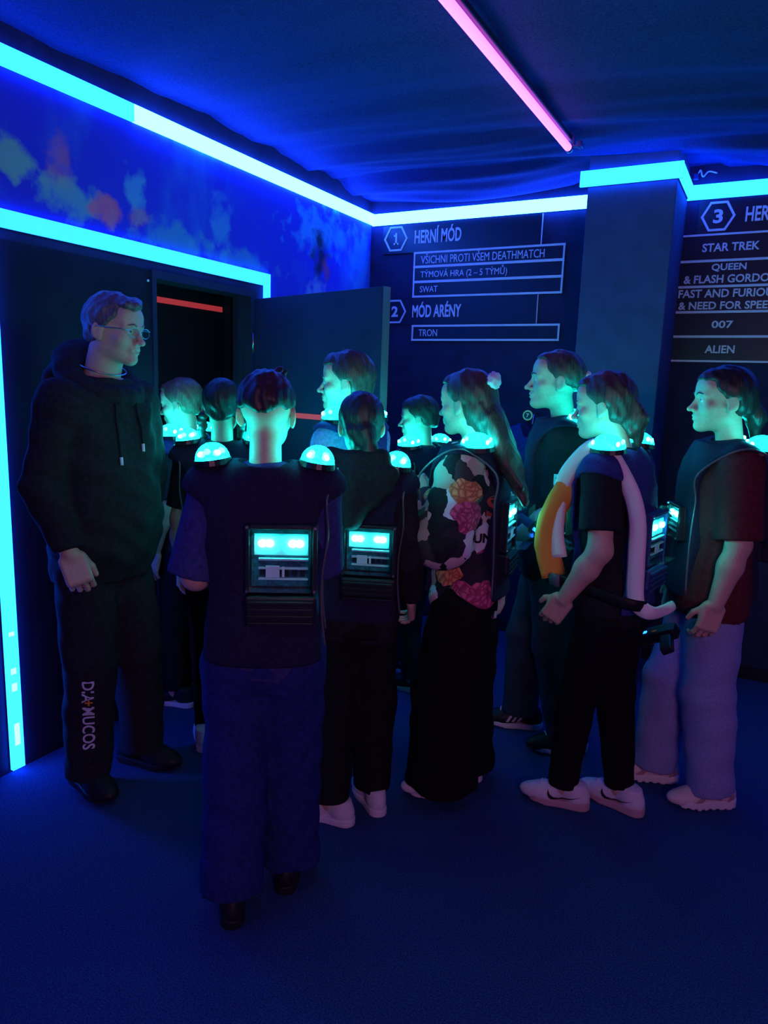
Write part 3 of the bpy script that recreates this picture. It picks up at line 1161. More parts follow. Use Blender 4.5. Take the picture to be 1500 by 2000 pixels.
def make_pack(parent, org, out, w, hh, dep=0.055, leds=2, tilt=0.0, name='vest_pack', battery=True, stickers=True, case_mat=None):
    """lit electronics box of a vest: housing, clear cover, circuit board, lamps, labels, ribbed battery case.
    org = point on the vest, out = direction it faces (unit, horizontal), built as sub-parts of the vest"""
    out = Vector(out).normalized()
    right = Vector((-out.y, out.x, 0))                          # seen from outside, to the right
    R = Matrix((right, Vector((0, 0, 1)).cross(right) * 1.0, Vector((0, 0, 1)))).transposed()
    # local axes: X right, Y inward, Z up
    R = Matrix(((right.x, -out.x, 0), (right.y, -out.y, 0), (0, 0, 1)))
    R = R @ Matrix.Rotation(D2R(tilt), 3, 'X')
    Mx = Matrix.Translation(org) @ R.to_4x4()
    objs = []

    def put(nm, bm, m_, smooth=False):
        bmesh.ops.transform(bm, matrix=Mx, verts=bm.verts)
        return from_bm(nm, bm, m_, parent, smooth)
    cm = case_mat or M['black_plastic']
    t = 0.013
    bm = bmesh.new()
    box(bm, (-w / 2 - t, -0.004, -hh / 2 - t), (w / 2 + t, 0.018, hh / 2 + t), 0.004)                # back plate
    for (a, b) in (((-w / 2 - t, -0.022, -hh / 2 - t), (-w / 2, 0, hh / 2 + t)), ((w / 2, -0.022, -hh / 2 - t), (w / 2 + t, 0, hh / 2 + t)),
                   ((-w / 2, -0.022, hh / 2), (w / 2, 0, hh / 2 + t)), ((-w / 2, -0.022, -hh / 2 - t), (w / 2, 0, -hh / 2))):
        box(bm, a, b, 0.003)
    put('pack_housing', bm, cm)
    bm = bmesh.new()
    box(bm, (-w / 2 + 0.004, -0.0075, -hh / 2 + 0.004), (w / 2 - 0.004, -0.005, hh / 2 - 0.004))
    put('circuit_board', bm, M['board'])
    bm = bmesh.new()                                             # light tray in the upper half
    box(bm, (-w / 2 + 0.010, -0.012, hh * 0.06), (w / 2 - 0.010, -0.008, hh / 2 - 0.010), 0.002)
    put('reflector_tray', bm, M['reflector'])
    for sx in ((-1, 1) if leds == 2 else (0,)):
        bm = bmesh.new()
        for dx in (-0.012, 0.012):
            bmesh.ops.create_uvsphere(bm, u_segments=10, v_segments=6, radius=1.0,
                                      matrix=Matrix.Translation((sx * w * 0.24 + dx * w / 0.15 * 0.7, -0.018, hh * 0.27)) @ Matrix.Diagonal((0.013, 0.005, 0.011, 1)))
        put('led_lamp', bm, M['led_core'], True)
    for i, zf in enumerate((0.0, -0.15, -0.33)):                  # rails across the lower half
        bm = bmesh.new()
        box(bm, (-w * 0.36, -0.020, hh * zf - 0.003), (w * 0.44, -0.008, hh * zf + 0.003), 0.001)
        put('rail', bm, M['reflector'])
    bm = bmesh.new()
    for i in range(6):
        cx_ = -w * 0.30 + w * 0.13 * i
        box(bm, (cx_ - 0.006, -0.016, -hh * (0.27 + 0.02 * (i % 2))), (cx_ + 0.006, -0.008, -hh * 0.19), 0.001)
    put('chips', bm, M['black_plastic'])
    if stickers:
        bm = bmesh.new()
        box(bm, (-w * 0.24, -0.0235, -hh * 0.30), (-w * 0.02, -0.0225, -hh * 0.10))
        put('label_sticker', bm, M['label_white'])
        bm = bmesh.new()
        box(bm, (w * 0.02, -0.0235, -hh * 0.29), (w * 0.06, -0.0225, -hh * 0.11))
        put('label_sticker', bm, M['label_white'])
    bm = bmesh.new()
    # cover: five thin panes
    d0 = 0.022
    x_, z_ = w / 2 - 0.001, hh / 2 - 0.001
    q = [(-x_, -z_), (x_, -z_), (x_, z_), (-x_, z_)]
    fv = [bm.verts.new((a * 0.95, -d0 - dep, b * 0.95)) for a, b in q]
    bv = [bm.verts.new((a, -0.01, b)) for a, b in q]
    bm.faces.new(fv)
    for i in range(4):
        bm.faces.new((fv[i], fv[(i + 1) % 4], bv[(i + 1) % 4], bv[i]))
    put('clear_cover', bm, M['clear_plastic'])
    bm = bmesh.new()
    for a, b in q:
        bmesh.ops.create_cone(bm, cap_ends=True, segments=8, radius1=0.004, radius2=0.004, depth=0.006,
                              matrix=Matrix.Translation((a * (1 + 0.016 / w), -0.024, b * (1 + 0.016 / hh))) @ Matrix.Rotation(PI / 2, 4, 'X'))
    put('screws', bm, M['metal'])
    if battery:
        bm = bmesh.new()
        zb = -hh / 2 - t
        box(bm, (-w / 2 - t, -0.030, zb - hh * 0.52), (w / 2 + t, 0.018, zb - 0.006), 0.008)
        put('battery_case', bm, cm)
        for i in range(4):
            bm = bmesh.new()
            zz = zb - 0.024 - i * hh * 0.12
            box(bm, (-w / 2 - t * 0.4, -0.037, zz - 0.0055), (w / 2 + t * 0.4, -0.029, zz + 0.0055), 0.002)
            put('case_rib', bm, cm)


def make_dome(parent, c, tx=0.0):
    """lit half-dome on a shoulder with two lamps to the front and two to the back"""
    bm = bmesh.new()
    bmesh.ops.create_uvsphere(bm, u_segments=20, v_segments=12, radius=1.0)
    bmesh.ops.bisect_plane(bm, geom=bm.verts[:] + bm.edges[:] + bm.faces[:], plane_co=(0, 0, 0), plane_no=(0, 0, 1), clear_inner=True)
    Rm = Matrix.Translation(c) @ Matrix.Rotation(tx, 4, 'Y')
    bmesh.ops.transform(bm, matrix=Rm @ Matrix.Diagonal((0.047, 0.058, 0.046, 1)), verts=bm.verts)
    from_bm('shoulder_dome', bm, M['dome_plastic'], parent, True)
    bm = bmesh.new()
    bmesh.ops.create_cone(bm, cap_ends=True, segments=22, radius1=1, radius2=0.96, depth=1.0)
    bmesh.ops.transform(bm, matrix=Rm @ Matrix.Translation((0, 0, -0.007)) @ Matrix.Diagonal((0.052, 0.063, 0.016, 1)), verts=bm.verts)
    from_bm('dome_base', bm, M['black_plastic'], parent, False)
    for sx in (-1, 1):
        for sy in (-1, 1):
            bm = bmesh.new()
            bmesh.ops.create_uvsphere(bm, u_segments=8, v_segments=5, radius=1.0)
            bmesh.ops.transform(bm, matrix=Rm @ Matrix.Translation((sx * 0.021, sy * 0.042, 0.018)) @ Matrix.Diagonal((0.011, 0.006, 0.009, 1)), verts=bm.verts)
            from_bm('dome_lamp', bm, M['led_core'], parent, True)


def decal(me, org, u, v, n, bvh, off=0.0015):
    org, u, v, n = Vector(org), Vector(u).normalized(), Vector(v).normalized(), Vector(n).normalized()

    def fn(c):
        p = org + u * c.x + v * c.y
        h_ = bvh.ray_cast(p + n * 0.25, -n, 0.6)
        q = h_[0] if h_[0] is not None else p
        return q + n * (off + max(0, c.z))
    return map_mesh(me, fn)


def make_person(S):
    h = S['h']
    w = S.get('w', 0.92)
    dp = S.get('depth', 0.86)
    side_rot = D2R(HEADING - 90 + S['phi'])
    x0_, y0_ = S['pos']
    root = empty('person', S['label'], 'person', (x0_, y0_, 0), side_rot)
    lx, ly = S.get('lean', (0.0, 0.0))

    def sp(z):                                           # spine offset at height fraction z
        t = min(max((z - 0.50) / 0.32, -0.2), 1.1)
        return np.array([lx * t, ly * t, 0])

    def stations(infl=0.0, low=None, belly=0.0):
        out = []
        for z, rx, ry in [(0.44, 0.083, 0.066), (0.50, 0.097, 0.078), (0.56, 0.090, 0.070), (0.62, 0.083, 0.064), (0.70, 0.094, 0.070),
                          (0.76, 0.100, 0.068), (0.795, 0.092, 0.058), (0.82, 0.066, 0.048), (0.84, 0.040, 0.040)]:
            o = sp(z)
            b = belly * math.exp(-((z - 0.60) / 0.09) ** 2)
            out.append((z * h, o[0], o[1] + b * 0.6 * h, rx * w * h + infl + b * 0.5 * h, ry * dp * w * h + infl + b * h * 0.5))
        return out
    belly = S.get('belly', 0.0)
    nbase = sp(0.83) + np.array([0, -0.012 * h, 0.815 * h])
    # ---- joints
    sw = S.get('sw', 0.094)
    J = {}
    for s, k in ((1, 'R'), (-1, 'L')):
        sh = sp(0.80) + np.array([s * sw * w * h, -0.005 * h, 0.793 * h + S.get('shrug' + k, 0.0)])
        a = S['arm' + k]
        u, f = nrm(a['u']), nrm(a['f'])
        el = sh + u * 0.160 * h
        wr = el + f * 0.136 * h
        hp = np.array([s * 0.050 * w * h, 0, 0.485 * h])
        l_ = S['leg' + k]
        ank = np.array([l_[0], l_[1], 0.052 * h + l_[3] if len(l_) > 3 else 0.052 * h])
        kn = (hp * 0.45 + ank * 0.55) + np.array([0, 0.012 * h + (l_[4] if len(l_) > 4 else 0.0), 0])
        kn[2] = 0.272 * h
        J[k] = dict(s=s, sh=sh, el=el, wr=wr, f=f, u=u, n=a['n'], curl=a.get('curl', 0.5), hp=hp, ank=ank, kn=kn, fyaw=l_[2], thumb=a.get('thumb', 0.7))
    # ---- head frame
    H = h * S.get('head', 0.140)
    yaw, pitch = S.get('hyaw', 0), S.get('hpitch', 0)
    R = rot_zx(yaw, pitch, S.get('hroll', 0))
    hc = sp(0.9) + np.array([0, 0.018 * h, h - 0.5 * H]) + A3(S.get('hoff', (0, 0, 0)))
    nbl = R.T @ (nbase - hc)
    nr = S.get('neck', 0.190) * H
    Fh = head_field(H, nbl, nr, S.get('nose', 0.9), S.get('brow', 0.3), True, S.get('mouth', 0.0))
    V, Q = Fh.mesh()
    parts = [(V @ R.T + hc, Q)]
    # ---- trunk and legs
    lo = np.array([-0.3 * h, -0.3 * h, 0.0])
    hi = np.array([0.3 * h, 0.3 * h, 0.88 * h])
    for k in 'LR':
        for p in (J[k]['ank'], J[k]['kn']):
            lo = np.minimum(lo, p - 0.08 * h)
            hi = np.maximum(hi, p + 0.08 * h)
    lo[2] = 0.0
    F = Field(lo, hi, 0.010)
    F.add(loft(stations(0, belly=belly)))
    for k in 'LR':
        j = J[k]
        F.add(cone(nbase - np.array([0, 0, 0.01]), j['sh'], 0.03 * h, 0.034 * w * h), 0.03)
        F.add(cone(j['hp'], j['kn'], 0.054 * h * w, 0.034 * h), 0.03)
        F.add(cone(j['kn'], j['ank'], 0.034 * h, 0.021 * h), 0.01)
        fd = np.array([-math.sin(D2R(j['fyaw'])), math.cos(D2R(j['fyaw'])), 0])
        F.add(cone(j['ank'] - np.array([0, 0, 0.02]), np.array([*(j['ank'] + fd * 0.07)[:2], j['ank'][2] - 0.030 * h]), 0.02 * h, 0.015 * h), 0.02)
    parts.append(F.mesh())
    # ---- arms with hands
    for k in 'LR':
        j = J[k]
        hs = 0.105 * h / 0.168
        tip = j['wr'] + j['f'] * 0.20 * h / 1.5
        pts = np.stack([j['sh'], j['el'], j['wr'], tip, j['wr'] + nrm(j['n']) * 0.09])
        F = Field(pts.min(0) - 0.075, pts.max(0) + 0.075, 0.0042)
        F.add(cone(j['sh'], j['el'], 0.031 * w * h, 0.0245 * h))
        F.add(cone(j['el'], j['el'] + j['f'] * 0.05 * h, 0.0245 * h, 0.0250 * h), 0.02)
        F.add(cone(j['el'] + j['f'] * 0.05 * h, j['wr'], 0.0250 * h, 0.0165 * h), 0.02)
        for pr, kk in hand_prims(j['wr'], j['f'], j['n'], j['s'], hs, j['curl'], j['thumb']):
            F.add(pr, kk)
        parts.append(F.mesh())
    V, Q = join_nets(parts)
    net_obj('body', V, Q, M['skin'], root)
    # ---- hair and eyes
    st = S['hair']
    Fr = hair_field(H, st, nbl)
    V, Q = Fr.mesh()
    net_obj('hair', V @ R.T + hc, Q, st['mat'], root)
    Mh = Matrix.Translation(hc) @ Matrix(R.tolist()).to_4x4()
    for s in (-1, 1):
        bm = bmesh.new()
        bmesh.ops.create_uvsphere(bm, u_segments=14, v_segments=10, radius=0.058 * H)
        for f in bm.faces:
            c = f.calc_center_median().normalized()
            f.material_index = 1 if c.z > 0.90 else 0
        bmesh.ops.transform(bm, matrix=Mh @ Matrix.Translation((s * 0.135 * H, 0.306 * H, 0.0)) @ Matrix.Rotation(-PI / 2, 4, 'X'), verts=bm.verts)
        from_bm('eye', bm, [M['eye_white'], M['eye_iris']], root, True)
        pts = [Mh @ (Vector(p) * H) for p in ((s * 0.06, 0.403, 0.082), (s * 0.12, 0.398, 0.105), (s * 0.20, 0.345, 0.085))]
        v, f = tube_mesh(smooth_path(pts, 4), [0.010 * H] * 6 + [0.008 * H] * 2 + [0.004 * H], 6)
        link_mesh('eyebrow', v, f, st['mat'], root, True)
    # ---- top
    T = S['top']
    infl = T.get('infl', 0.014)
    pts = []
    for k in 'LR':
        pts += [J[k]['sh'], J[k]['el'], J[k]['wr'] if T['sleeve'] > 1 else J[k]['el']]
    pts += [np.array([0.2 * w * h, 0.16 * h, T['hem'] * h]), np.array([-0.2 * w * h, -0.16 * h, 0.86 * h])]
    pts = np.stack(pts)
    F = Field(pts.min(0) - 0.09, pts.max(0) + 0.09, T.get('vox', 0.0075))
    flare = T.get('flare', 0.006)
    stn = stations(infl, belly=belly)
    stn = [(z, cx_, cy_, rx + flare * max(0, (0.72 - z / h)) * 4, ry + flare * max(0, (0.72 - z / h)) * 4) for z, cx_, cy_, rx, ry in stn]
    if T['hem'] < 0.44:
        z, cx_, cy_, rx, ry = stn[0]
        stn = [(T['hem'] * h - 0.02, cx_, cy_, rx + 0.012, ry + 0.012)] + stn[1:]
    F.add(loft(stn, 2.4))
    for k in 'LR':
        j = J[k]
        F.add(cone(nbase - np.array([0, 0, 0.012]), j['sh'], 0.03 * h + infl * 0.6, 0.035 * w * h + infl * 0.6), 0.03)
    F.warp(folds(T.get('fold', 0.005), 21, 30, S['phi'] * 0.1))
    F.sub((lambda X, Y, Z: Z - T['hem'] * h + 0 * X + 0.01 * np.sin(X * 20) + 0 * Y, None))
    for k in 'LR':
        j = J[k]
        ra = 0.036 * w * h + infl * 0.75
        if T['sleeve'] > 1:
            rw = T.get('cuff', 0.026 * h)
            re = T.get('elbow', 0.031 * h) + infl * 0.6
            F.add(cone(j['sh'], j['el'], ra, re), 0.025)
            F.add(cone(j['el'], j['el'] + (j['wr'] - j['el']) * T.get('long', 0.98), re, rw, cut=True), 0.012)
        else:
            t = T['sleeve']
            F.add(cone(j['sh'], j['sh'] + (j['el'] - j['sh']) * t, ra, T.get('cuff', 0.037 * h + infl * 0.4), cut=True), 0.02)
    if T['sleeve'] > 1:
        F.warp(folds(T.get('fold', 0.005) * 0.7, 40, 46, S['phi'] * 0.2 + 1))
    F.add(cone(nbase + (hc + R @ (A3((0, -0.1, -0.2)) * H) - nbase) * 0.0 - np.array([0, 0, 0.02]), nbase + (hc + R @ (A3((0, -0.1, -0.2)) * H) - nbase) * T.get('collar', 0.22),
               nr + 0.018, nr + 0.009, cut=True), 0.012)
    TV, TQ = F.mesh()
    top = net_obj(T.get('name', 'shirt'), TV, TQ, T['mat'], root)
    # ---- trousers
    P = S['legs']
    pts = np.stack([J[k][q] for k in 'LR' for q in ('hp', 'kn', 'ank')] + [np.array([0, 0, 0.58 * h])])
    pts2 = pts.copy()
    F = Field(np.minimum(pts.min(0), [-0.1 * h, -0.07 * h, 0]) - np.array([0.11, 0.11, 0.0]), np.maximum(pts.max(0), [0.1 * h, 0.07 * h, 0]) + np.array([0.11, 0.11, 0.02]), 0.0078)
    F.add(loft([q for q in stations(0.006, belly=belly * 0.5) if q[0] < 0.60 * h], 2.3))
    F.add(ell((0, -0.020 * h, 0.487 * h), (0.096 * w * h, 0.058 * w * h, 0.062 * h)), 0.03)
    for k in 'LR':
        j = J[k]
        dirv = nrm(j['ank'] - j['kn'])
        end = j['ank'] + dirv * P.get('drop', 0.0)
        F.add(cone(j['hp'] - np.array([0, 0, 0.01 * h]), j['kn'], P.get('rh', 0.059 * h * w), P['rk'] * h), 0.03)
        F.add(cone(j['kn'], end, P['rk'] * h, P['rc'] * h, cut=True), 0.015)
    F.warp(folds(P.get('fold', 0.004), 26, 34, S['phi'] * 0.13 + 2))
    PV, PQ = F.mesh()
    trs = net_obj(P.get('name', 'trousers'), PV, PQ, P['mat'], root)
    # ---- shoes
    for k in 'LR':
        j = J[k]
        lift = j['ank'][2] - 0.052 * h
        make_shoe(root, (j['ank'][0], j['ank'][1], max(0, lift) * 0.0), j['fyaw'], S.get('shoe_len', 0.163 * h), S['shoes'], -S.get('pitch' + k, 0.0))
    info = dict(root=root, J=J, h=h, w=w, sp=sp, stations=stations, nbase=nbase, hc=hc, R=R, H=H, Mh=Mh, belly=belly, infl=infl,
                top=(top, TV, TQ), trousers=(trs, PV, PQ), nr=nr)
    if S.get('vest') is not None:
        make_vest(info, S['vest'])
    return info


def make_vest(I, Vs):
    h, w, J = I['h'], I['w'], I['J']
    infl = I['infl'] + 0.020
    hem = Vs.get('hem', 0.50)
    st = I['stations'](infl, belly=I['belly'])
    st = [(max(z, hem * h - 0.03) if i == 0 else z, *r) for i, (z, *r) in enumerate(st)]
    F = Field((-0.17 * h * w - 0.08, -0.17 * h - 0.06, hem * h - 0.05), (0.17 * h * w + 0.08, 0.17 * h + 0.06, 0.89 * h), 0.0075)
    F.add(loft(st, 2.8))
    for k in 'LR':
        j = J[k]
        F.add(cone(I['nbase'] - np.array([0, 0, 0.012]), j['sh'] + np.array([j['s'] * 0.012, 0, 0.006]), 0.03 * h + infl * 0.7, 0.036 * w * h + infl * 0.55), 0.03)
    F.warp(folds(0.003, 18, 22, 3.0))
    for k in 'LR':                                             # arm holes and open sides
        j = J[k]
        r = Vs.get('hole', 0.058) * h
        outd = np.array([j['s'], 0, 0])
        F.sub(cone(j['sh'] + outd * 0.030 * h + np.array([0, 0, -0.052 * h]), j['sh'] + outd * 0.12 * h + np.array([0, 0, -0.09 * h]), r, r), 0.012)
        c = I['sp'](0.62) + np.array([j['s'] * 0.122 * h * w, 0, 0.62 * h])
        F.sub(rbox(c, (0.05 * h, Vs.get('gap', 0.045) * h, 0.16 * h), 0.02), 0.012)
    F.sub(cone(I['nbase'], I['nbase'] + np.array([0, 0, 0.2 * h]), I['nr'] + 0.022, I['nr'] + 0.035), 0.008)
    F.sub((lambda X, Y, Z: Z - hem * h + 0 * X + 0 * Y, None), 0.004)
    F.add(loft([(z, cx_, cy_, rx, ry) for z, cx_, cy_, rx, ry in st if 0.52 * h < z < 0.63 * h], 2.8, 0.545 * h, 0.585 * h)) if Vs.get('belt') else None
    V, Q = F.mesh()
    vest = net_obj('laser_vest', V, Q, Vs.get('mat', M['vest_cloth']), I['root'])
    bvh = BVHTree.FromPolygons([tuple(v) for v in V], [tuple(q) for q in Q])
    # domes
    for k in 'LR':
        j = J[k]
        x = j['sh'][0] + j['s'] * Vs.get('dome_out', 0.0)
        y = j['sh'][1] + Vs.get('dome_y', -0.012)
        hit = bvh.ray_cast(Vector((x, y, h)), Vector((0, 0, -1)), 0.5)
        z = hit[0].z if hit[0] is not None else j['sh'][2] + 0.05
        make_dome(vest, (x, y, z + 0.007), j['s'] * 0.14)

    def surf(z, out, x=0.0):
        hit = bvh.ray_cast(Vector((x + I['sp'](z)[0], out * 0.4 + I['sp'](z)[1], z * h)), Vector((0, -out, 0)), 0.8)
        return hit[0] if hit[0] is not None else Vector((x, out * 0.1, z * h))
    zb = Vs.get('pack_z', 0.685)
    pw, ph = Vs.get('pack', (0.15, 0.15))
    p = surf(zb, -1, Vs.get('pack_x', 0.0))
    make_pack(vest, p + Vector((0, -0.004, 0)), (0, -1, 0), pw, ph, Vs.get('pack_dep', 0.05), 2, Vs.get('tilt', 0.0), case_mat=Vs.get('case'))
    if Vs.get('front', True):
        p = surf(Vs.get('front_z', 0.68), 1)
        make_pack(vest, p + Vector((0, 0.004, 0)), (0, 1, 0), 0.12, 0.10, Vs.get('front_dep', 0.02), 2, 0.0, battery=False, stickers=False)
    # piping round the arm holes
    tr = Vs.get('trim', {})
    for k in tr.get('sides', 'LR'):
        j = J[k]
        s = j['s']
        pts = []
        st_a = np.array(st)
        gp = Vs.get('gap', 0.045) * h
        for (yy, zz) in tr.get('path', [(1, 0.52), (1, 0.58), (1, 0.65), (0.9, 0.72), (0.7, 0.78), (0.0, 0.83), (-0.7, 0.79), (-0.9, 0.72), (-1, 0.65), (-1, 0.58), (-1, 0.52)]):
            o = I['sp'](zz)
            ryv = 0.072 * 0.86 * w * h + infl
            if 'path' in tr:
                x = o[0] + s * tr['x'] * w * h + s * 0.02 * math.exp(-((zz - 0.82) / 0.03) ** 2)
                pts.append((x, o[1], zz * h + infl + 0.02) if abs(yy) < 0.1 else (x, o[1] + yy * ryv, zz * h))
            else:
                rx = float(np.interp(zz * h, st_a[:, 0], st_a[:, 3]))
                if abs(yy) < 0.1:
                    q = bvh.ray_cast(Vector((j['sh'][0] + s * 0.036 * h, o[1], h)), Vector((0, 0, -1)), 0.5)[0]
                    pts.append((j['sh'][0] + s * 0.036 * h, o[1], q.z if q is not None else zz * h + 0.05))
                else:
                    q = bvh.ray_cast(Vector((o[0] + s * min(rx * 0.97, 0.098 * h + infl), o[1] + math.copysign(0.5, yy), zz * h)), Vector((0, -math.copysign(1, yy), 0)), 0.5)[0]
                    pts.append(tuple(q) if q is not None else (o[0] + s * (rx - 0.006), o[1] + math.copysign(gp + 0.006, yy), zz * h))
        pts = pts + [tuple(A3(q)) for q in tr.get('extra', [])]
        rr = tr.get('r', 0.0035)
        if tr.get('extra'):
            npt = (len(pts) - 1) * 6 + 1
            rr = [rr * min(1.0, 0.55 + 0.45 * (npt - 1 - i) / 16) for i in range(npt)]
        tube_obj('edge_trim', pts, rr, tr.get('mat', M['trim_dark']), vest, 8, tr.get('flat', 1.0), tr.get('side'), 6)
    return vest


def glasses(I, mat_):
    Mh, H = I['Mh'], I['H']
    vs, fs = [], []

    def addt(pts, r, closed=False, sub=0):
        pts = [Mh @ (Vector(p) * H) for p in pts]
        if sub:
            pts = smooth_path(pts, sub)
        v, f = tube_mesh(pts, r, 6, closed=closed)
        fs.extend(tuple(k + len(vs) for k in q) for q in f)
        vs.extend(v)
    bm = bmesh.new()
    for s in (-1, 1):
        ring = []
        for i in range(20):
            an = 2 * PI * i / 20
            ring.append((s * 0.14 + 0.105 * math.cos(an), 0.430 - 0.25 * (s * 0.14 + 0.105 * math.cos(an)) ** 2, -0.01 + 0.070 * math.sin(an)))
        addt(ring, 0.0013, True)
        addt([(s * 0.24, 0.415, 0.02), (s * 0.335, 0.36, 0.03), (s * 0.355, 0.10, 0.02), (s * 0.362, -0.06, 0.02), (s * 0.355, -0.10, -0.04)], 0.0016)
        bm.faces.new([bm.verts.new(Mh @ (Vector(p) * H)) for p in ring])
    addt([(-0.035, 0.43, 0.01), (0, 0.44, 0.02), (0.035, 0.43, 0.01)], 0.0013)
    g = link_mesh('glasses', vs, fs, mat_, I['root'], True)
    from_bm('lens', bm, M['clear_plastic'], g)
    return g


def make_blaster(loc, rot, label, light=True, glow=(0, 0)):
    """hand-held phaser: body, barrel, grip, lamp and cord"""
    o = empty('laser_blaster', label, 'blaster', loc)
    o.rotation_euler = rot
    bm = bmesh.new()
    box(bm, (-0.022, -0.09, -0.022), (0.022, 0.10, 0.028), 0.008)
    box(bm, (-0.016, -0.07, 0.024), (0.016, 0.04, 0.040), 0.005)
    from_bm('casing', bm, M['black_plastic'], o)
    bm = bmesh.new()
    bmesh.ops.create_cone(bm, cap_ends=True, segments=14, radius1=0.019, radius2=0.015, depth=0.07,
                          matrix=Matrix.Translation((0, 0.13, 0.003)) @ Matrix.Rotation(-PI / 2, 4, 'X'))
    from_bm('barrel', bm, M['blue_plastic'], o, False)
    bm = bmesh.new()
    box(bm, (-0.015, -0.075, -0.11), (0.015, -0.030, -0.015), 0.006, Matrix.Rotation(-0.25, 3, 'X'), (0, -0.05, -0.02))
    from_bm('grip', bm, M['black_plastic'], o)
    v, f = tube_mesh(smooth_path([(0, -0.025, -0.022), (0, 0.0, -0.05), (0, 0.03, -0.045), (0, 0.04, -0.02)], 4), 0.003, 6)
    link_mesh('trigger_guard', v, f, M['black_plastic'], o, True)
    bm = bmesh.new()
    box(bm, (-0.0235, 0.02, -0.006), (0.0235, 0.085, 0.010), 0.004)
    from_bm('side_lamp', bm, M['strip_soft'] if light else M['board'], o)
    bm = bmesh.new()
    box(bm, (-0.0232, -0.02, -0.006), (0.0232, 0.0, 0.004), 0.002)
    from_bm('button', bm, M['orange'], o)
    return o

# ================================================================== wardrobe
black_top = cloth('black_top', (0.016, 0.017, 0.024), 80)
black_hood = cloth('black_hood', (0.022, 0.023, 0.030), 70)
man_hood = cloth('man_hood', (0.022, 0.021, 0.027), 60)
navy_top = cloth('navy_top', (0.045, 0.05, 0.19), 80)
pale_blue_top = cloth('pale_blue_top', (0.22, 0.38, 0.75), 80)
maroon_top = cloth('maroon_top', (0.11, 0.022, 0.030), 80)
dark_top = cloth('dark_top', (0.03, 0.035, 0.045), 80)
navy_trousers = cloth('navy_trousers', (0.018, 0.028, 0.17), 70)
black_trousers = cloth('black_trousers', (0.010, 0.010, 0.014), 70)
charcoal_trousers = cloth('charcoal_trousers', (0.022, 0.022, 0.032), 70)
dark_denim = noisy(mat('dark_denim', (0.035, 0.055, 0.075), 0.9, spec=0.1), 300, 0.35, 0.3, 0.002)
pale_denim = noisy(mat('pale_denim', (0.27, 0.30, 0.58), 0.9, spec=0.1), 260, 0.25, 0.3, 0.002)
black_leggings = cloth('black_leggings', (0.007, 0.007, 0.010), 90)


def hairmat(name, c):
    m_ = mat(name, c, 0.45, spec=0.5)
    return noisy(m_, 40, 0.45, 0.45, 0.004, stretch=(4.0, 4.0, 0.5), detail=5)


dark_hair = hairmat('dark_hair', (0.022, 0.017, 0.020))
brown_hair = hairmat('brown_hair', (0.055, 0.042, 0.040))
fair_hair = hairmat('fair_hair', (0.15, 0.12, 0.09))
grey_hair = hairmat('grey_hair', (0.11, 0.10, 0.12))

white_leather = noisy(mat('white_leather', (0.72, 0.70, 0.78), 0.5), 30, 0.06, 0.1, 0.001)
pink_leather = noisy(mat('pink_leather', (0.75, 0.58, 0.58), 0.5), 30, 0.06, 0.1, 0.001)
rubber_white = mat('rubber_white', (0.75, 0.72, 0.78), 0.6)
rubber_pink = mat('rubber_pink', (0.55, 0.36, 0.40), 0.6)
black_leather = noisy(mat('black_leather', (0.014, 0.014, 0.02), 0.5), 60, 0.2, 0.1, 0.001)
mark_dark = mat('mark_dark', (0.015, 0.015, 0.02), 0.5)
mark_rose = mat('mark_rose', (0.45, 0.26, 0.28), 0.5)

SH_WHITE = dict(mat=white_leather, sole_mat=rubber_white)
SH_TICK = dict(mat=white_leather, sole_mat=rubber_pink, mark='tick', mark_mat=mark_dark, lace_mat=rubber_white, sole=0.030)
SH_STRIPE = dict(mat=black_leather, sole_mat=rubber_white, mark='stripes', mark_mat=rubber_white, lace_mat=rubber_white, collar=0.095)
SH_CHUNKY = dict(mat=pink_leather, sole_mat=rubber_white, mark='panels', mark_mat=mark_rose, lace_mat=rubber_white, sole=0.036, lugs=True)
SH_BLACK = dict(mat=black_leather, sole_mat=mark_dark, lace_mat=mark_dark)
SH_DARK = dict(mat=black_leather, sole_mat=rubber_white, lace_mat=mark_dark)

# printed floral cloth of the jacket
m = mat('floral_cloth', (0.3, 0.2, 0.3), 0.8, spec=0.15)
bs = m.node_tree.nodes['Principled BSDF']
tc = N(m, 'ShaderNodeTexCoord')
nz = N(m, 'ShaderNodeTexNoise', Scale=9.0, Detail=3)
L(m, tc, 'Object', nz, 'Vector')
mixv = N(m, 'ShaderNodeMix', data_type='VECTOR')
mixv.inputs[0].default_value = 0.10
L(m, tc, 'Object', mixv, 4)
L(m, nz, 'Color', mixv, 5)
vo = N(m, 'ShaderNodeTexVoronoi', Scale=16.0)
m.node_tree.links.new(mixv.outputs[1], vo.inputs['Vector'])
sepc = N(m, 'ShaderNodeSeparateColor')
L(m, vo, 'Color', sepc, 'Color')
cr = N(m, 'ShaderNodeValToRGB')
cr.color_ramp.interpolation = 'CONSTANT'
els = [(0.0, (0.035, 0.03, 0.05)), (0.20, (0.80, 0.74, 0.92)), (0.34, (0.02, 0.02, 0.03)), (0.47, (0.55, 0.36, 0.34)),
       (0.58, (0.06, 0.05, 0.06)), (0.70, (0.78, 0.58, 0.58)), (0.80, (0.09, 0.16, 0.12)), (0.90, (0.03, 0.03, 0.04))]
r_ = cr.color_ramp
while len(r_.elements) < len(els):
    r_.elements.new(0.5)
for e_, (p_, c_) in zip(r_.elements, els):
    e_.position = p_
    e_.color = (*c_, 1)
L(m, sepc, 0, cr, 'Fac')
cur = cr
cur_out = 'Color'


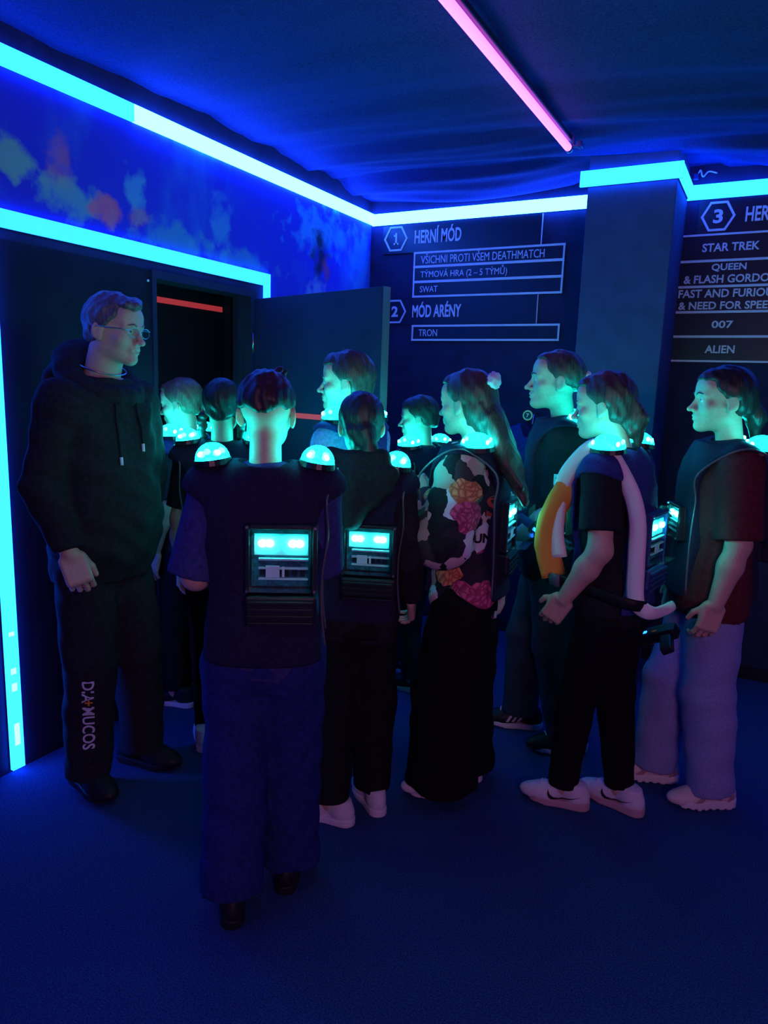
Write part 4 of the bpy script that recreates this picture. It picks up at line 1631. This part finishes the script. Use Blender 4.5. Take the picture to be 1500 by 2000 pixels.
def floral_spot(c, rad, col_a, col_b, petals=26.0):
    """a printed rose: ragged round patch with petal rings"""
    global cur, cur_out
    mp = N(m, 'ShaderNodeVectorMath', operation='SUBTRACT')
    m.node_tree.links.new(mixv.outputs[1], mp.inputs[0])
    mp.inputs[1].default_value = tuple(np.array(c) * 0.90 + 0.05)
    ln = N(m, 'ShaderNodeVectorMath', operation='LENGTH')
    L(m, mp, 0, ln, 0)
    lt = N(m, 'ShaderNodeMath', operation='LESS_THAN')
    L(m, ln, 'Value', lt, 0)
    lt.inputs[1].default_value = rad
    vp = N(m, 'ShaderNodeTexVoronoi', Scale=petals, feature='DISTANCE_TO_EDGE')
    m.node_tree.links.new(mixv.outputs[1], vp.inputs['Vector'])
    pr = N(m, 'ShaderNodeValToRGB')
    pr.color_ramp.elements[0].color = (*col_b, 1)
    pr.color_ramp.elements[1].color = (*col_a, 1)
    pr.color_ramp.elements[1].position = 0.25
    L(m, vp, 'Distance', pr, 'Fac')
    mx = N(m, 'ShaderNodeMix', data_type='RGBA')
    L(m, lt, 0, mx, 0)
    m.node_tree.links.new(cur.outputs[2 if cur.bl_idname == 'ShaderNodeMix' else 'Color'], mx.inputs[6])
    L(m, pr, 'Color', mx, 7)
    cur = mx


PINK, DPINK, ORG, DORG = (0.85, 0.16, 0.34), (0.35, 0.03, 0.12), (0.95, 0.42, 0.22), (0.50, 0.12, 0.06)
FLORAL = (m, floral_spot, bs)

# ================================================================== the people
hang = lambda s, **k: dict(u=(s * 0.16, 0.02, -1), f=(s * 0.04, 0.22, -1), n=(-s, 0, 0), curl=0.35, **k)
hold = lambda s, up=0.1, inw=0.35, **k: dict(u=(s * 0.18, 0.12, -1), f=(-s * inw, 1, up), n=(-s, 0.0, -0.15), curl=0.75, **k)

# --- the man in the hoodie
man = make_person(dict(
    label='man in a black hoodie and glasses by the upright light strip, facing the children', h=1.84, w=0.95, sw=0.097, pos=(-2.16, 1.82), phi=-118,
    belly=0.03, lean=(0.0, 0.03), head=0.128, hyaw=12, hpitch=-6, hoff=(0.0, 0.035, -0.01), nose=1.1, brow=0.9, neck=0.25, mouth=0.6,
    armR=dict(u=(0.20, -0.10, -1), f=(-0.05, 0.45, -1), n=(-0.45, -0.6, 0), curl=0.95, thumb=0.35), armL=dict(u=(-0.14, -0.02, -1), f=(0.30, 0.10, -1), n=(1, 0, 0), curl=0.6),
    legR=(0.12, 0.02, -12), legL=(-0.12, 0.05, 10),
    hair=dict(kind='short', mat=grey_hair, thick=0.045, hairline=0.33, nape=-0.28, burn=-0.02, tuft=0.002,
              cones=[((-0.15, 0.22, 0.42), (0.10, 0.38, 0.36), 0.08, 0.07, None), ((0.12, 0.20, 0.42), (0.20, 0.34, 0.36), 0.08, 0.06, None)]),
    top=dict(name='hoodie', mat=man_hood, sleeve=2, hem=0.44, infl=0.022, flare=0.010, fold=0.009, collar=0.20, cuff=0.030 * 1.84, elbow=0.036 * 1.84, long=0.95),
    legs=dict(mat=charcoal_trousers, rk=0.052, rc=0.044, drop=0.03, fold=0.007), shoes=SH_BLACK))
glasses(man, M['metal'])
r = man['root']
h = man['h']
F = Field((-0.25, -0.25, 1.36), (0.25, 0.30, 1.72), 0.0075)          # hood lying round the neck
nb = man['nbase']
for i in range(14):
    a0, a1 = 2 * PI * i / 14, 2 * PI * (i + 1) / 14
    q = lambda a: nb + np.array([0.115 * math.cos(a), 0.100 * math.sin(a) + 0.01, 0.055 - 0.075 * math.sin(a) - 0.02 * abs(math.cos(a))])
    rr = lambda a: 0.036 + 0.016 * max(0, -math.sin(a))
    F.add(cone(q(a0), q(a1), rr(a0), rr(a1)), 0.02)
F.add(ell(nb + np.array([0, -0.135, 0.02]), (0.13, 0.055, 0.10)), 0.04)
F.warp(folds(0.004, 30, 40, 1.0))
V, Q = F.mesh()
net_obj('hood', V, Q, man_hood, r)
top_o, TV, TQ = man['top']
bvh = BVHTree.FromPolygons([tuple(v) for v in TV], [tuple(q) for q in TQ])
for sx in (-1, 1):
    pts = []
    for i in range(8):
        t = i / 7
        z = nb[2] - 0.03 - t * (0.20 if sx > 0 else 0.16)
        hit = bvh.ray_cast(Vector((sx * (0.045 + 0.012 * t), 0.6, z)), Vector((0, -1, 0)), 1.0)
        y = hit[0].y if hit[0] is not None else 0.12
        pts.append((sx * (0.045 + 0.012 * t), max(y, 0.10 if i == 0 else 0) + 0.006, z))
    ds_ = tube_obj('drawstring', pts, 0.0042, black_top, r, 6, sub=0)
    p = Vector(pts[-1])
    v, f = tube_mesh([p + Vector((0, 0, 0.004)), p + Vector((0, 0.002, -0.024))], 0.0055, 8)
    tp = link_mesh('cord_tip', v, f, M['sign_white'], ds_, True)
pts = [tuple(nb + np.array([0.088 * math.cos(a), 0.082 * math.sin(a) + 0.012, 0.085 - 0.03 * math.sin(a)])) for a in np.linspace(0, 2 * PI, 40, endpoint=False)]
v, f = tube_mesh(pts, 0.0025, 6, closed=True)
link_mesh('neck_chain', v, f, M['metal'], r, True)
tr_o, PV, PQ = man['trousers']
bvh = BVHTree.FromPolygons([tuple(v) for v in PV], [tuple(q) for q in PQ])
kn, an = man['J']['R']['kn'], man['J']['R']['ank']
me = text_mesh('DIA', 0.055, 0.9, 0.001, ext=0.0004)
ax_ = nrm(an - kn)
dirn = np.array([0.85, 0.50, 0])
o0 = kn * 0.93 + an * 0.07
decal(me, o0 + np.array([0, 0.01, 0]), ax_, np.cross(dirn, ax_), dirn, bvh)
link_me('leg_lettering', me, M['sign_white'], tr_o)
me = text_mesh('MUCOS', 0.055, 0.9, 0.001, ext=0.0004)
decal(me, o0 + ax_ * 0.10 + np.array([0, 0.01, 0]), ax_, np.cross(dirn, ax_), dirn, bvh)
link_me('leg_lettering', me, M['sign_white'], tr_o)
me = text_mesh('+', 0.05, 1.0, 0.001, ext=0.0004)
decal(me, o0 + ax_ * 0.070 + np.array([0, 0.015, 0]), ax_, np.cross(dirn, ax_), dirn, bvh)
link_me('leg_lettering', me, M['orange'], tr_o)

# --- boy half hidden behind the man, in the doorway
make_person(dict(
    label='fair-haired child in a dark top at the doorway, half hidden behind the man', h=1.545, pos=(-2.365, 2.48), phi=68, hyaw=10, hpitch=-8,
    armL=hang(-1), armR=hang(1), legR=(0.07, 0.0, -8), legL=(-0.07, 0.03, 8),
    hair=dict(kind='short', mat=fair_hair, thick=0.05, hairline=0.30, nape=-0.26),
    top=dict(mat=dark_top, sleeve=0.85, hem=0.47, infl=0.012), legs=dict(mat=black_trousers, rk=0.042, rc=0.034), shoes=SH_DARK, vest=dict(mat=M['vest_blue'])))

# --- girl with two braids
braid = []
for s in (-1, 1):
    for i in range(9):
        t = i / 8
        braid.append(((s * (0.34 + 0.05 * t + 0.02 * (i % 2)), -0.16 + 0.10 * t, -0.16 - 0.095 * i), (0.095 - 0.02 * t, 0.085, 0.075)))
make_person(dict(
    label='girl with two plaited braids seen from behind, left of the crop-haired boy', h=1.55, pos=(-1.960, 2.262), phi=8, hyaw=-6, hpitch=2,
    armL=hang(-1), armR=hang(1), legR=(0.07, 0.03, -8), legL=(-0.085, -0.02, 8),
    hair=dict(kind='braids', mat=dark_hair, thick=0.045, hairline=0.30, nape=-0.22, extent=((-0.6, -0.6, -1.0), (0.6, 0.5, 0.6)), ells=braid, burn=-0.05),
    top=dict(mat=black_top, sleeve=0.8, hem=0.47, infl=0.012), legs=dict(name='leggings', mat=black_leggings, rk=0.036, rc=0.026, rh=0.085), shoes=SH_WHITE, vest=dict()))

# --- boy in front
make_person(dict(
    label='crop-haired boy seen from behind in navy trousers and a lit vest, nearest the camera', h=1.575, w=0.97, pos=(-1.232, 1.602), phi=4, hyaw=-4, hpitch=-2, head=0.140, sw=0.094,
    armL=dict(u=(-0.20, -0.04, -1), f=(0.30, 1, -0.12), n=(1, 0, -0.1), curl=0.7), armR=dict(u=(0.0, 0.32, -1), f=(-0.45, 1, 0.1), n=(-1, 0, -0.1), curl=0.7),
    legR=(0.075, 0.06, -6, 0.0), legL=(-0.085, -0.08, 8),
    hair=dict(kind='short', mat=dark_hair, thick=0.035, hairline=0.30, nape=0.0, tuft=0.003, burn=0.06,
              cones=[((0.05, 0.05, 0.46), (0.16, 0.12, 0.56), 0.05, 0.03, None), ((0.14, -0.05, 0.44), (0.24, 0.0, 0.53), 0.05, 0.03, None), ((-0.05, 0.12, 0.46), (0.04, 0.2, 0.56), 0.05, 0.03, None)]),
    top=dict(mat=navy_top, sleeve=0.98, hem=0.46, infl=0.016, cuff=0.052 * 1.575, fold=0.006),
    legs=dict(mat=navy_trousers, rk=0.060, rc=0.058, drop=0.02, rh=0.105, fold=0.007), shoes=SH_BLACK,
    vest=dict(hem=0.49, pack=(0.165, 0.160), pack_z=0.690, dome_out=0.0, pack_x=0.055, gap=0.04, trim=dict(sides='R'))))

# --- girl in the hoodie beside him
tail = [((0.02, -0.42, -0.10), (0.10, -0.46, -0.40), 0.16, 0.14, None), ((0.10, -0.46, -0.40), (0.20, -0.40, -0.78), 0.13, 0.07, None),
        ((-0.1, -0.30, -0.1), (0.05, -0.42, -0.42), 0.20, 0.13, None)]
g5 = make_person(dict(
    label='girl in a black hoodie with a low plait, seen from behind beside the crop-haired boy', h=1.52, pos=(-1.225, 2.105), phi=-6, hyaw=14, hpitch=-4,
    armL=hang(-1), armR=dict(u=(0.20, 0.0, -1), f=(0.05, 0.5, -0.8), n=(-1, 0, 0), curl=0.6),
    legR=(0.075, 0.04, 30), legL=(-0.06, -0.08, 75),
    hair=dict(kind='plait', mat=dark_hair, thick=0.045, hairline=0.30, nape=-0.34, burn=-0.10, extent=((-0.5, -0.75, -1.0), (0.5, 0.5, 0.6)), cones=tail),
    top=dict(name='hoodie', mat=black_hood, sleeve=2, hem=0.44, infl=0.018, fold=0.006, collar=0.2),
    legs=dict(mat=black_trousers, rk=0.055, rc=0.045, drop=0.0), shoes=SH_WHITE,
    vest=dict(hem=0.50, pack=(0.155, 0.145), pack_z=0.668, pack_x=0.06)))
nb = g5['nbase']
F = Field((-0.22, -0.30, 1.02), (0.22, 0.14, 1.42), 0.0075)             # hood hanging over the vest
for (z, hw, y) in ((0.06, 0.085, -0.075), (0.01, 0.12, -0.105), (-0.04, 0.105, -0.112), (-0.085, 0.065, -0.114), (-0.115, 0.025, -0.112)):
    F.add(cone(nb + np.array([-hw, y + 0.02, z + 0.02]), nb + np.array([0, y, z]), 0.028, 0.034), 0.03)
    F.add(cone(nb + np.array([hw, y + 0.02, z + 0.02]), nb + np.array([0, y, z]), 0.028, 0.034), 0.03)
F.add(cone(nb + np.array([-0.08, -0.05, 0.06]), nb + np.array([-0.06, 0.06, 0.03]), 0.028, 0.02), 0.03)
F.add(cone(nb + np.array([0.08, -0.05, 0.06]), nb + np.array([0.06, 0.06, 0.03]), 0.028, 0.02), 0.03)
F.warp(folds(0.004, 30, 40, 2.0))
V, Q = F.mesh()
net_obj('hood', V, Q, black_hood, g5['root'])

# --- boy in pale blue before the door leaf
make_person(dict(
    label='short-haired boy in a pale blue shirt facing left before the open door leaf', h=1.675, pos=(-1.49, 2.49), phi=55, hyaw=26, hpitch=0, nose=0.9, sw=0.094,
    armL=hold(-1, -0.1), armR=hold(1, -0.1), legR=(0.08, 0.02, -8), legL=(-0.08, 0.0, 8),
    hair=dict(kind='short', mat=brown_hair, thick=0.05, hairline=0.27, nape=-0.28, cones=[((0.0, 0.25, 0.36), (0.0, 0.36, 0.30), 0.12, 0.06, None)]),
    top=dict(mat=pale_blue_top, sleeve=0.9, hem=0.46, infl=0.016), legs=dict(mat=charcoal_trousers, rk=0.046, rc=0.038), shoes=SH_DARK, vest=dict(mat=M['vest_blue'], gap=0.08, hole=0.085, dome_out=-0.02, trim=dict(sides=''))))

# --- small boy further back
make_person(dict(
    label='small boy in a dark T-shirt looking left, at the back under the first sign', h=1.50, pos=(-1.535, 3.26), phi=50, hyaw=28, hpitch=-4, hroll=0,
    armL=hold(-1, 0.45), armR=hold(1, 0.45), legR=(0.08, 0.12, -4), legL=(-0.08, -0.06, 8),
    hair=dict(kind='short', mat=brown_hair, thick=0.055, hairline=0.22, nape=-0.22),
    top=dict(mat=dark_top, sleeve=0.85, hem=0.46, infl=0.014), legs=dict(mat=charcoal_trousers, rk=0.046, rc=0.036), shoes=SH_DARK, vest=dict()))

# --- girl in the floral jacket
fm, fspot, fbs = FLORAL
for c_, rd, ca, cb, pt in [((-0.21, -0.03, 1.21), 0.050, ORG, DORG, 40), ((-0.22, -0.04, 1.12), 0.055, PINK, DPINK, 44), ((-0.15, -0.06, 0.79), 0.085, PINK, DPINK, 42),
                           ((-0.16, 0.10, 1.20), 0.035, ORG, DORG, 44), ((-0.15, 0.04, 0.90), 0.05, ORG, DORG, 40),
                           ((-0.15, -0.10, 1.00), 0.04, PINK, DPINK, 44), ((0.12, 0.10, 1.0), 0.06, PINK, DPINK, 40), ((0.1, -0.12, 0.85), 0.06, ORG, DORG, 40)]:
    fspot(c_, rd, ca, cb, pt)
fm.node_tree.links.new(cur.outputs[2], fbs.inputs['Base Color'])
locks = [((0.0, -0.36, 0.22), (0.02, -0.46, -0.25), 0.18, 0.20, (1.2, 0.8, 1)), ((0.02, -0.48, -0.25), (0.05, -0.76, -0.95), 0.22, 0.20, (1.25, 0.8, 1)),
         ((0.05, -0.76, -0.95), (0.06, -1.02, -1.55), 0.20, 0.07, (1.3, 0.8, 1)), ((0.12, -0.5, -0.6), (0.20, -0.95, -1.40), 0.12, 0.05, None),
         ((-0.1, -0.5, -0.6), (-0.06, -1.0, -1.30), 0.12, 0.05, None), ((-0.1, -0.25, -0.1), (0.0, -0.45, -0.5), 0.22, 0.17, None)]
g8 = make_person(dict(
    label='girl with long dark hair in a floral print jacket and wide black trousers', h=1.61, w=0.95, pos=(-0.940, 2.458), phi=69, hyaw=-16, hpitch=-4, lean=(0, 0.015),
    armL=dict(u=(-0.26, 0.16, -1), f=(0.55, 0.50, 0.50), n=(1, 0, -0.3), curl=0.8), armR=hang(1),
    legR=(0.08, 0.02, -5), legL=(-0.08, 0.04, 25),
    hair=dict(kind='long', mat=brown_hair, thick=0.05, hairline=0.31, nape=-0.40, burn=-0.05, vox=0.005, extent=((-0.5, -1.25, -1.75), (0.5, 0.5, 0.6)), cones=locks),
    top=dict(name='jacket', mat=fm, sleeve=2, hem=0.445, infl=0.026, fold=0.010, flare=0.004, cuff=0.046 * 1.6, elbow=0.056 * 1.6, long=0.97),
    legs=dict(mat=black_leggings, rk=0.080, rc=0.088, drop=0.03, rh=0.115, fold=0.008), shoes=SH_WHITE,
    vest=dict(hem=0.50, pack=(0.155, 0.155), pack_z=0.665, pack_dep=0.065, gap=0.078, hole=0.085, dome_y=-0.045)))
bm = bmesh.new()
bmesh.ops.create_icosphere(bm, subdivisions=3, radius=0.031)
for v in bm.verts:
    v.co *= 1 + 0.16 * math.sin(v.co.x * 260) * math.sin(v.co.z * 240) + 0.1 * math.sin(v.co.y * 300)
bmesh.ops.transform(bm, matrix=g8['Mh'] @ Matrix.Translation(Vector((0.0, -0.50, 0.33)) * g8['H']) @ Matrix.Diagonal((1, 0.8, 1, 1)), verts=bm.verts)
from_bm('scrunchie', bm, white_leather, g8['root'], True)
top_o, TV, TQ = g8['top']
bvh = BVHTree.FromPolygons([tuple(v) for v in TV], [tuple(q) for q in TQ])
bm = bmesh.new()
bmesh.ops.create_grid(bm, x_segments=6, y_segments=6, size=0.042)
bmesh.ops.rotate(bm, verts=bm.verts, cent=(0, 0, 0), matrix=Matrix.Rotation(0.55, 3, 'Z'))
me = bpy.data.meshes.new('print_patch')
bm.to_mesh(me)
bm.free()
decal(me, (-0.2, -0.085, 1.035), (0.15, -1, 0), (0, 0, 1), (-0.98, -0.2, 0), bvh, 0.0012)
link_me('print_patch', me, M['label_white'], top_o)
for body, z, y, sz, mm in (('UN', 1.018, -0.058, 0.046, M['black']), ('S', 1.115, -0.095, 0.10, M['red_tape'])):
    me = text_mesh(body, sz, 0.9, 0.002, ext=0.0003)
    decal(me, (-0.2, y, z), (0.15, -1, 0), (0, 0, 1), (-0.98, -0.2, 0), bvh, 0.003)
    link_me('print_lettering', me, mm, top_o)

# --- tall girl in a black T-shirt
tail9 = [((0.0, -0.46, 0.12), (0.0, -0.60, -0.05), 0.09, 0.12, None), ((0.0, -0.60, -0.05), (0.02, -0.60, -0.55), 0.12, 0.06, None)]
g9 = make_person(dict(
    label='tall girl with a ponytail in black T-shirt and dark jeans, before the pillar', h=1.715, pos=(-0.785, 3.01), phi=84, hyaw=0, hpitch=2, nose=0.95, sw=0.096, lean=(0, 0.0),
    armL=dict(u=(-0.12, 0.02, -1), f=(0.15, 0.85, -0.7), n=(1, 0, 0), curl=0.6), armR=hold(1, -0.2),
    legR=(0.11, 0.07, -4), legL=(-0.085, -0.11, 12),
    hair=dict(kind='ponytail', mat=brown_hair, thick=0.03, hairline=0.34, nape=-0.16, burn=0.0, extent=((-0.5, -0.85, -0.75), (0.5, 0.5, 0.6)), cones=tail9),
    top=dict(mat=black_top, sleeve=0.88, hem=0.445, infl=0.020, flare=0.010, cuff=0.045 * 1.7), legs=dict(mat=dark_denim, rk=0.054, rc=0.046, drop=0.01), shoes=SH_STRIPE, vest=dict(gap=0.080, hole=0.085, dome_y=-0.055, trim=dict(sides=''))))
bm = bmesh.new()
bmesh.ops.create_uvsphere(bm, u_segments=14, v_segments=8, radius=1)
bmesh.ops.transform(bm, matrix=g9['Mh'] @ Matrix.Translation(Vector((0, -0.53, 0.08)) * g9['H']) @ Matrix.Diagonal((0.033, 0.020, 0.030, 1)), verts=bm.verts)
from_bm('hair_tie', bm, white_leather, g9['root'], True)
top_o, TV, TQ = g9['top']
bvh = BVHTree.FromPolygons([tuple(v) for v in TV], [tuple(q) for q in TQ])
J9 = g9['J']['L']
p = J9['sh'] * 0.45 + J9['el'] * 0.55
bm = bmesh.new()
bmesh.ops.create_grid(bm, x_segments=4, y_segments=4, size=0.021)
me = bpy.data.meshes.new('sleeve_badge')
bm.to_mesh(me)
bm.free()
decal(me, p + np.array([0, 0.015, 0]), (0, -1, 0), (0, 0, 1), (-1, 0.1, 0), bvh)
link_me('sleeve_badge', me, M['sign_white'], top_o)
me = text_mesh('≡', 0.045, 1.0, 0.001, ext=0.0003)
decal(me, p + np.array([0, 0.030, -0.018]), (0, -1, 0), (0, 0, 1), (-1, 0.1, 0), bvh, 0.003)
link_me('sleeve_print', me, M['black'], top_o)

# --- girl with the white edged vest
tail10 = [((0.0, -0.42, 0.0), (0.02, -0.52, -0.22), 0.14, 0.14, None), ((0.02, -0.52, -0.22), (0.05, -0.50, -0.62), 0.14, 0.06, None), ((0, -0.3, -0.1), (0, -0.42, -0.4), 0.2, 0.12, None)]
hh = 1.62
g10 = make_person(dict(
    label='girl in a black T-shirt and leggings wearing the vest with broad pale edging', h=hh, w=0.94, pos=(-0.440, 2.595), phi=52, hyaw=8, hpitch=-6, lean=(0, 0.03), hoff=(0, 0.03, 0),
    armL=dict(u=(-0.20, -0.14, -1), f=(0.0, 0.50, -0.85), n=(1, 0.3, 0), curl=0.75), armR=dict(u=(0.42, 0.0, -1), f=(0.1, 0.5, -0.9), n=(-1, 0, 0), curl=0.5),
    legR=(0.07, -0.07, -6), legL=(-0.06, 0.10, 18),
    hair=dict(kind='low_tail', mat=brown_hair, thick=0.045, hairline=0.31, nape=-0.32, burn=-0.04, extent=((-0.5, -0.75, -0.8), (0.5, 0.5, 0.6)), cones=tail10),
    top=dict(mat=black_top, sleeve=0.75, hem=0.46, infl=0.014, cuff=0.045 * 1.6), legs=dict(name='leggings', mat=black_leggings, rk=0.045, rc=0.033, rh=0.09), shoes=SH_TICK,
    vest=dict(mat=M['vest_blue'], hem=0.50, pack=(0.155, 0.155), pack_z=0.655, pack_dep=0.045, pack_x=0.03, case=M['blue_plastic'], gap=0.060, front_dep=0.04,
              trim=dict(sides='L', x=0.092, r=0.030, flat=0.42, side=(1, 0, 0), mat=M['trim_white'],
                        path=[(1.10, 0.60), (1.22, 0.66), (1.12, 0.74), (0.75, 0.80), (0.0, 0.815), (-0.7, 0.78), (-1.0, 0.71), (-1.02, 0.62), (-1.02, 0.555), (-1.10, 0.53)],
                        extra=[(-0.13, -0.18, 0.517 * hh), (-0.05, -0.20, 0.515 * hh), (0.02, -0.21, 0.518 * hh)]))))
vest10 = [c for c in g10['root'].children if c.name.startswith('laser_vest')][0]
pts = [(-0.085 * hh, 0.075 * hh + 0.045, 0.555 * hh), (-0.088 * hh, 0.075 * hh + 0.075, 0.62 * hh), (-0.088 * hh, 0.075 * hh + 0.06, 0.70 * hh), (-0.085 * hh, 0.075 * hh + 0.01, 0.765 * hh)]
tube_obj('lining', pts, [0.045] * 6 + [0.05] * 6 + [0.045] * 6 + [0.02], M['orange'], vest10, 10, 0.35, (0.8, 0.6, 0), 6)
v, f = tube_mesh(smooth_path([(-0.13, 0.20, 0.545 * hh), (-0.178, 0.12, 0.555 * hh), (-0.188, 0.0, 0.548 * hh), (-0.178, -0.12, 0.535 * hh), (-0.14, -0.165, 0.53 * hh)], 5), 0.020, 8, 0.2, (1, 0, 0))
link_mesh('waist_strap', v, f, M['black'], vest10, True)
v, f = tube_mesh([(-0.168, 0.165, 0.552 * hh), (-0.182, 0.125, 0.554 * hh)], 0.024, 8, 0.35, (1, 0, 0))
link_mesh('buckle', v, f, M['trim_dark'], vest10, True)

# --- girl at the right edge
tail11 = [((0.0, -0.42, 0.0), (0.02, -0.55, -0.25), 0.13, 0.16, None), ((0.02, -0.55, -0.25), (0.04, -0.56, -0.6), 0.15, 0.06, None)]
make_person(dict(
    label='girl in a dark red T-shirt and pale jeans facing left, cut by the right edge', h=1.655, w=0.96, pos=(-0.142, 2.893), phi=84, hyaw=0, hpitch=0, nose=0.9,
    armL=dict(u=(-0.18, -0.02, -1), f=(-0.04, 0.26, -1), n=(1, 0.1, 0), curl=0.6), armR=hang(1),
    legR=(0.08, 0.11, -4), legL=(-0.08, -0.06, 10),
    hair=dict(kind='low_tail', mat=dark_hair, thick=0.045, hairline=0.28, nape=-0.26, burn=0.0, extent=((-0.5, -0.8, -0.8), (0.5, 0.5, 0.6)), cones=tail11),
    top=dict(mat=maroon_top, sleeve=0.95, hem=0.455, infl=0.022, flare=0.012, cuff=0.046 * 1.65), legs=dict(mat=pale_denim, rk=0.058, rc=0.052, drop=0.02, rh=0.10, fold=0.006), shoes=SH_CHUNKY,
    vest=dict(front_dep=0.045, front_z=0.66, gap=0.082, hole=0.088, dome_y=-0.06, trim=dict(sides='L'))))

# ------------------------------------------------------------------ blasters held in the crowd
make_blaster((-0.70, 2.70, 0.98), (0.5, 0.1, 1.5), 'blaster at the hip of the girl with the pale edged vest')
make_blaster((-0.30, 2.76, 0.66), (-0.8, 0.9, 0.6), 'blaster hanging low between the two girls on the right')

# ------------------------------------------------------------------ spare vest on its numbered hook
hk = empty('number_plaque', 'round green-rimmed plaque with the number 7 on the dark back wall', 'plaque', (-1.33, YB, 1.40))
bm = bmesh.new()
bmesh.ops.create_cone(bm, cap_ends=True, segments=28, radius1=0.024, radius2=0.024, depth=0.008, matrix=Matrix.Translation((0, -0.005, 0)) @ Matrix.Rotation(PI / 2, 4, 'X'))
from_bm('disc', bm, M['board'], hk)
v, f = tube_mesh([(0.027 * math.cos(a), -0.008, 0.027 * math.sin(a)) for a in np.linspace(0, 2 * PI, 28, endpoint=False)], 0.0045, 6, closed=True)
link_mesh('rim', v, f, M['plaque_green'], hk, True)
me = text_mesh('7', 0.04, 1.0, 0.001)
fit_text(me, -0.009, 0.009, -0.012, 0.012)
to_wall(me, -0.0095)
link_me('numeral', me, M['plaque_green'], hk)
hv = empty('spare_vest', 'spare blue game vest hanging on the back wall below the plaque 7', 'vest', (-1.26, YB - 0.13, 0.75))
F = Field((-0.26, -0.13, 0.0), (0.26, 0.13, 0.66), 0.010)
F.add(loft([(0.0, 0, 0, 0.17, 0.075), (0.3, 0, 0, 0.17, 0.08), (0.5, 0, 0, 0.19, 0.07), (0.58, 0, 0, 0.15, 0.05), (0.62, 0, 0, 0.06, 0.035)], 2.6))
F.sub(cone((0, 0, 0.56), (0, 0, 0.8), 0.06, 0.08), 0.01)
for s in (-1, 1):
    F.sub(cone((s * 0.20, 0, 0.42), (s * 0.30, 0, 0.42), 0.08, 0.08), 0.01)
F.warp(folds(0.008, 20, 26, 4))
V, Q = F.mesh()
hvv = net_obj('vest_body', V, Q, M['vest_blue'], hv)
make_pack(hvv, Vector((0, -0.075, 0.30)), (0, -1, 0), 0.14, 0.13, 0.016, 0)
v, f = tube_mesh(smooth_path([(0, 0.0, 0.60), (0, 0.03, 0.66), (0, 0.125, 0.66)], 4), 0.006, 6)
link_mesh('hook', v, f, M['metal'], hv, True)

# alike things share a group phrase
for o in bpy.data.objects:
    if o.parent is None and 'category' in o:
        g = {'person': 'people waiting in the lobby', 'light strip': 'light strips round the room', 'sign': 'framed wall signs',
             'blaster': 'blasters carried in the crowd'}.get(o['category'])
        if g:
            o['group'] = g
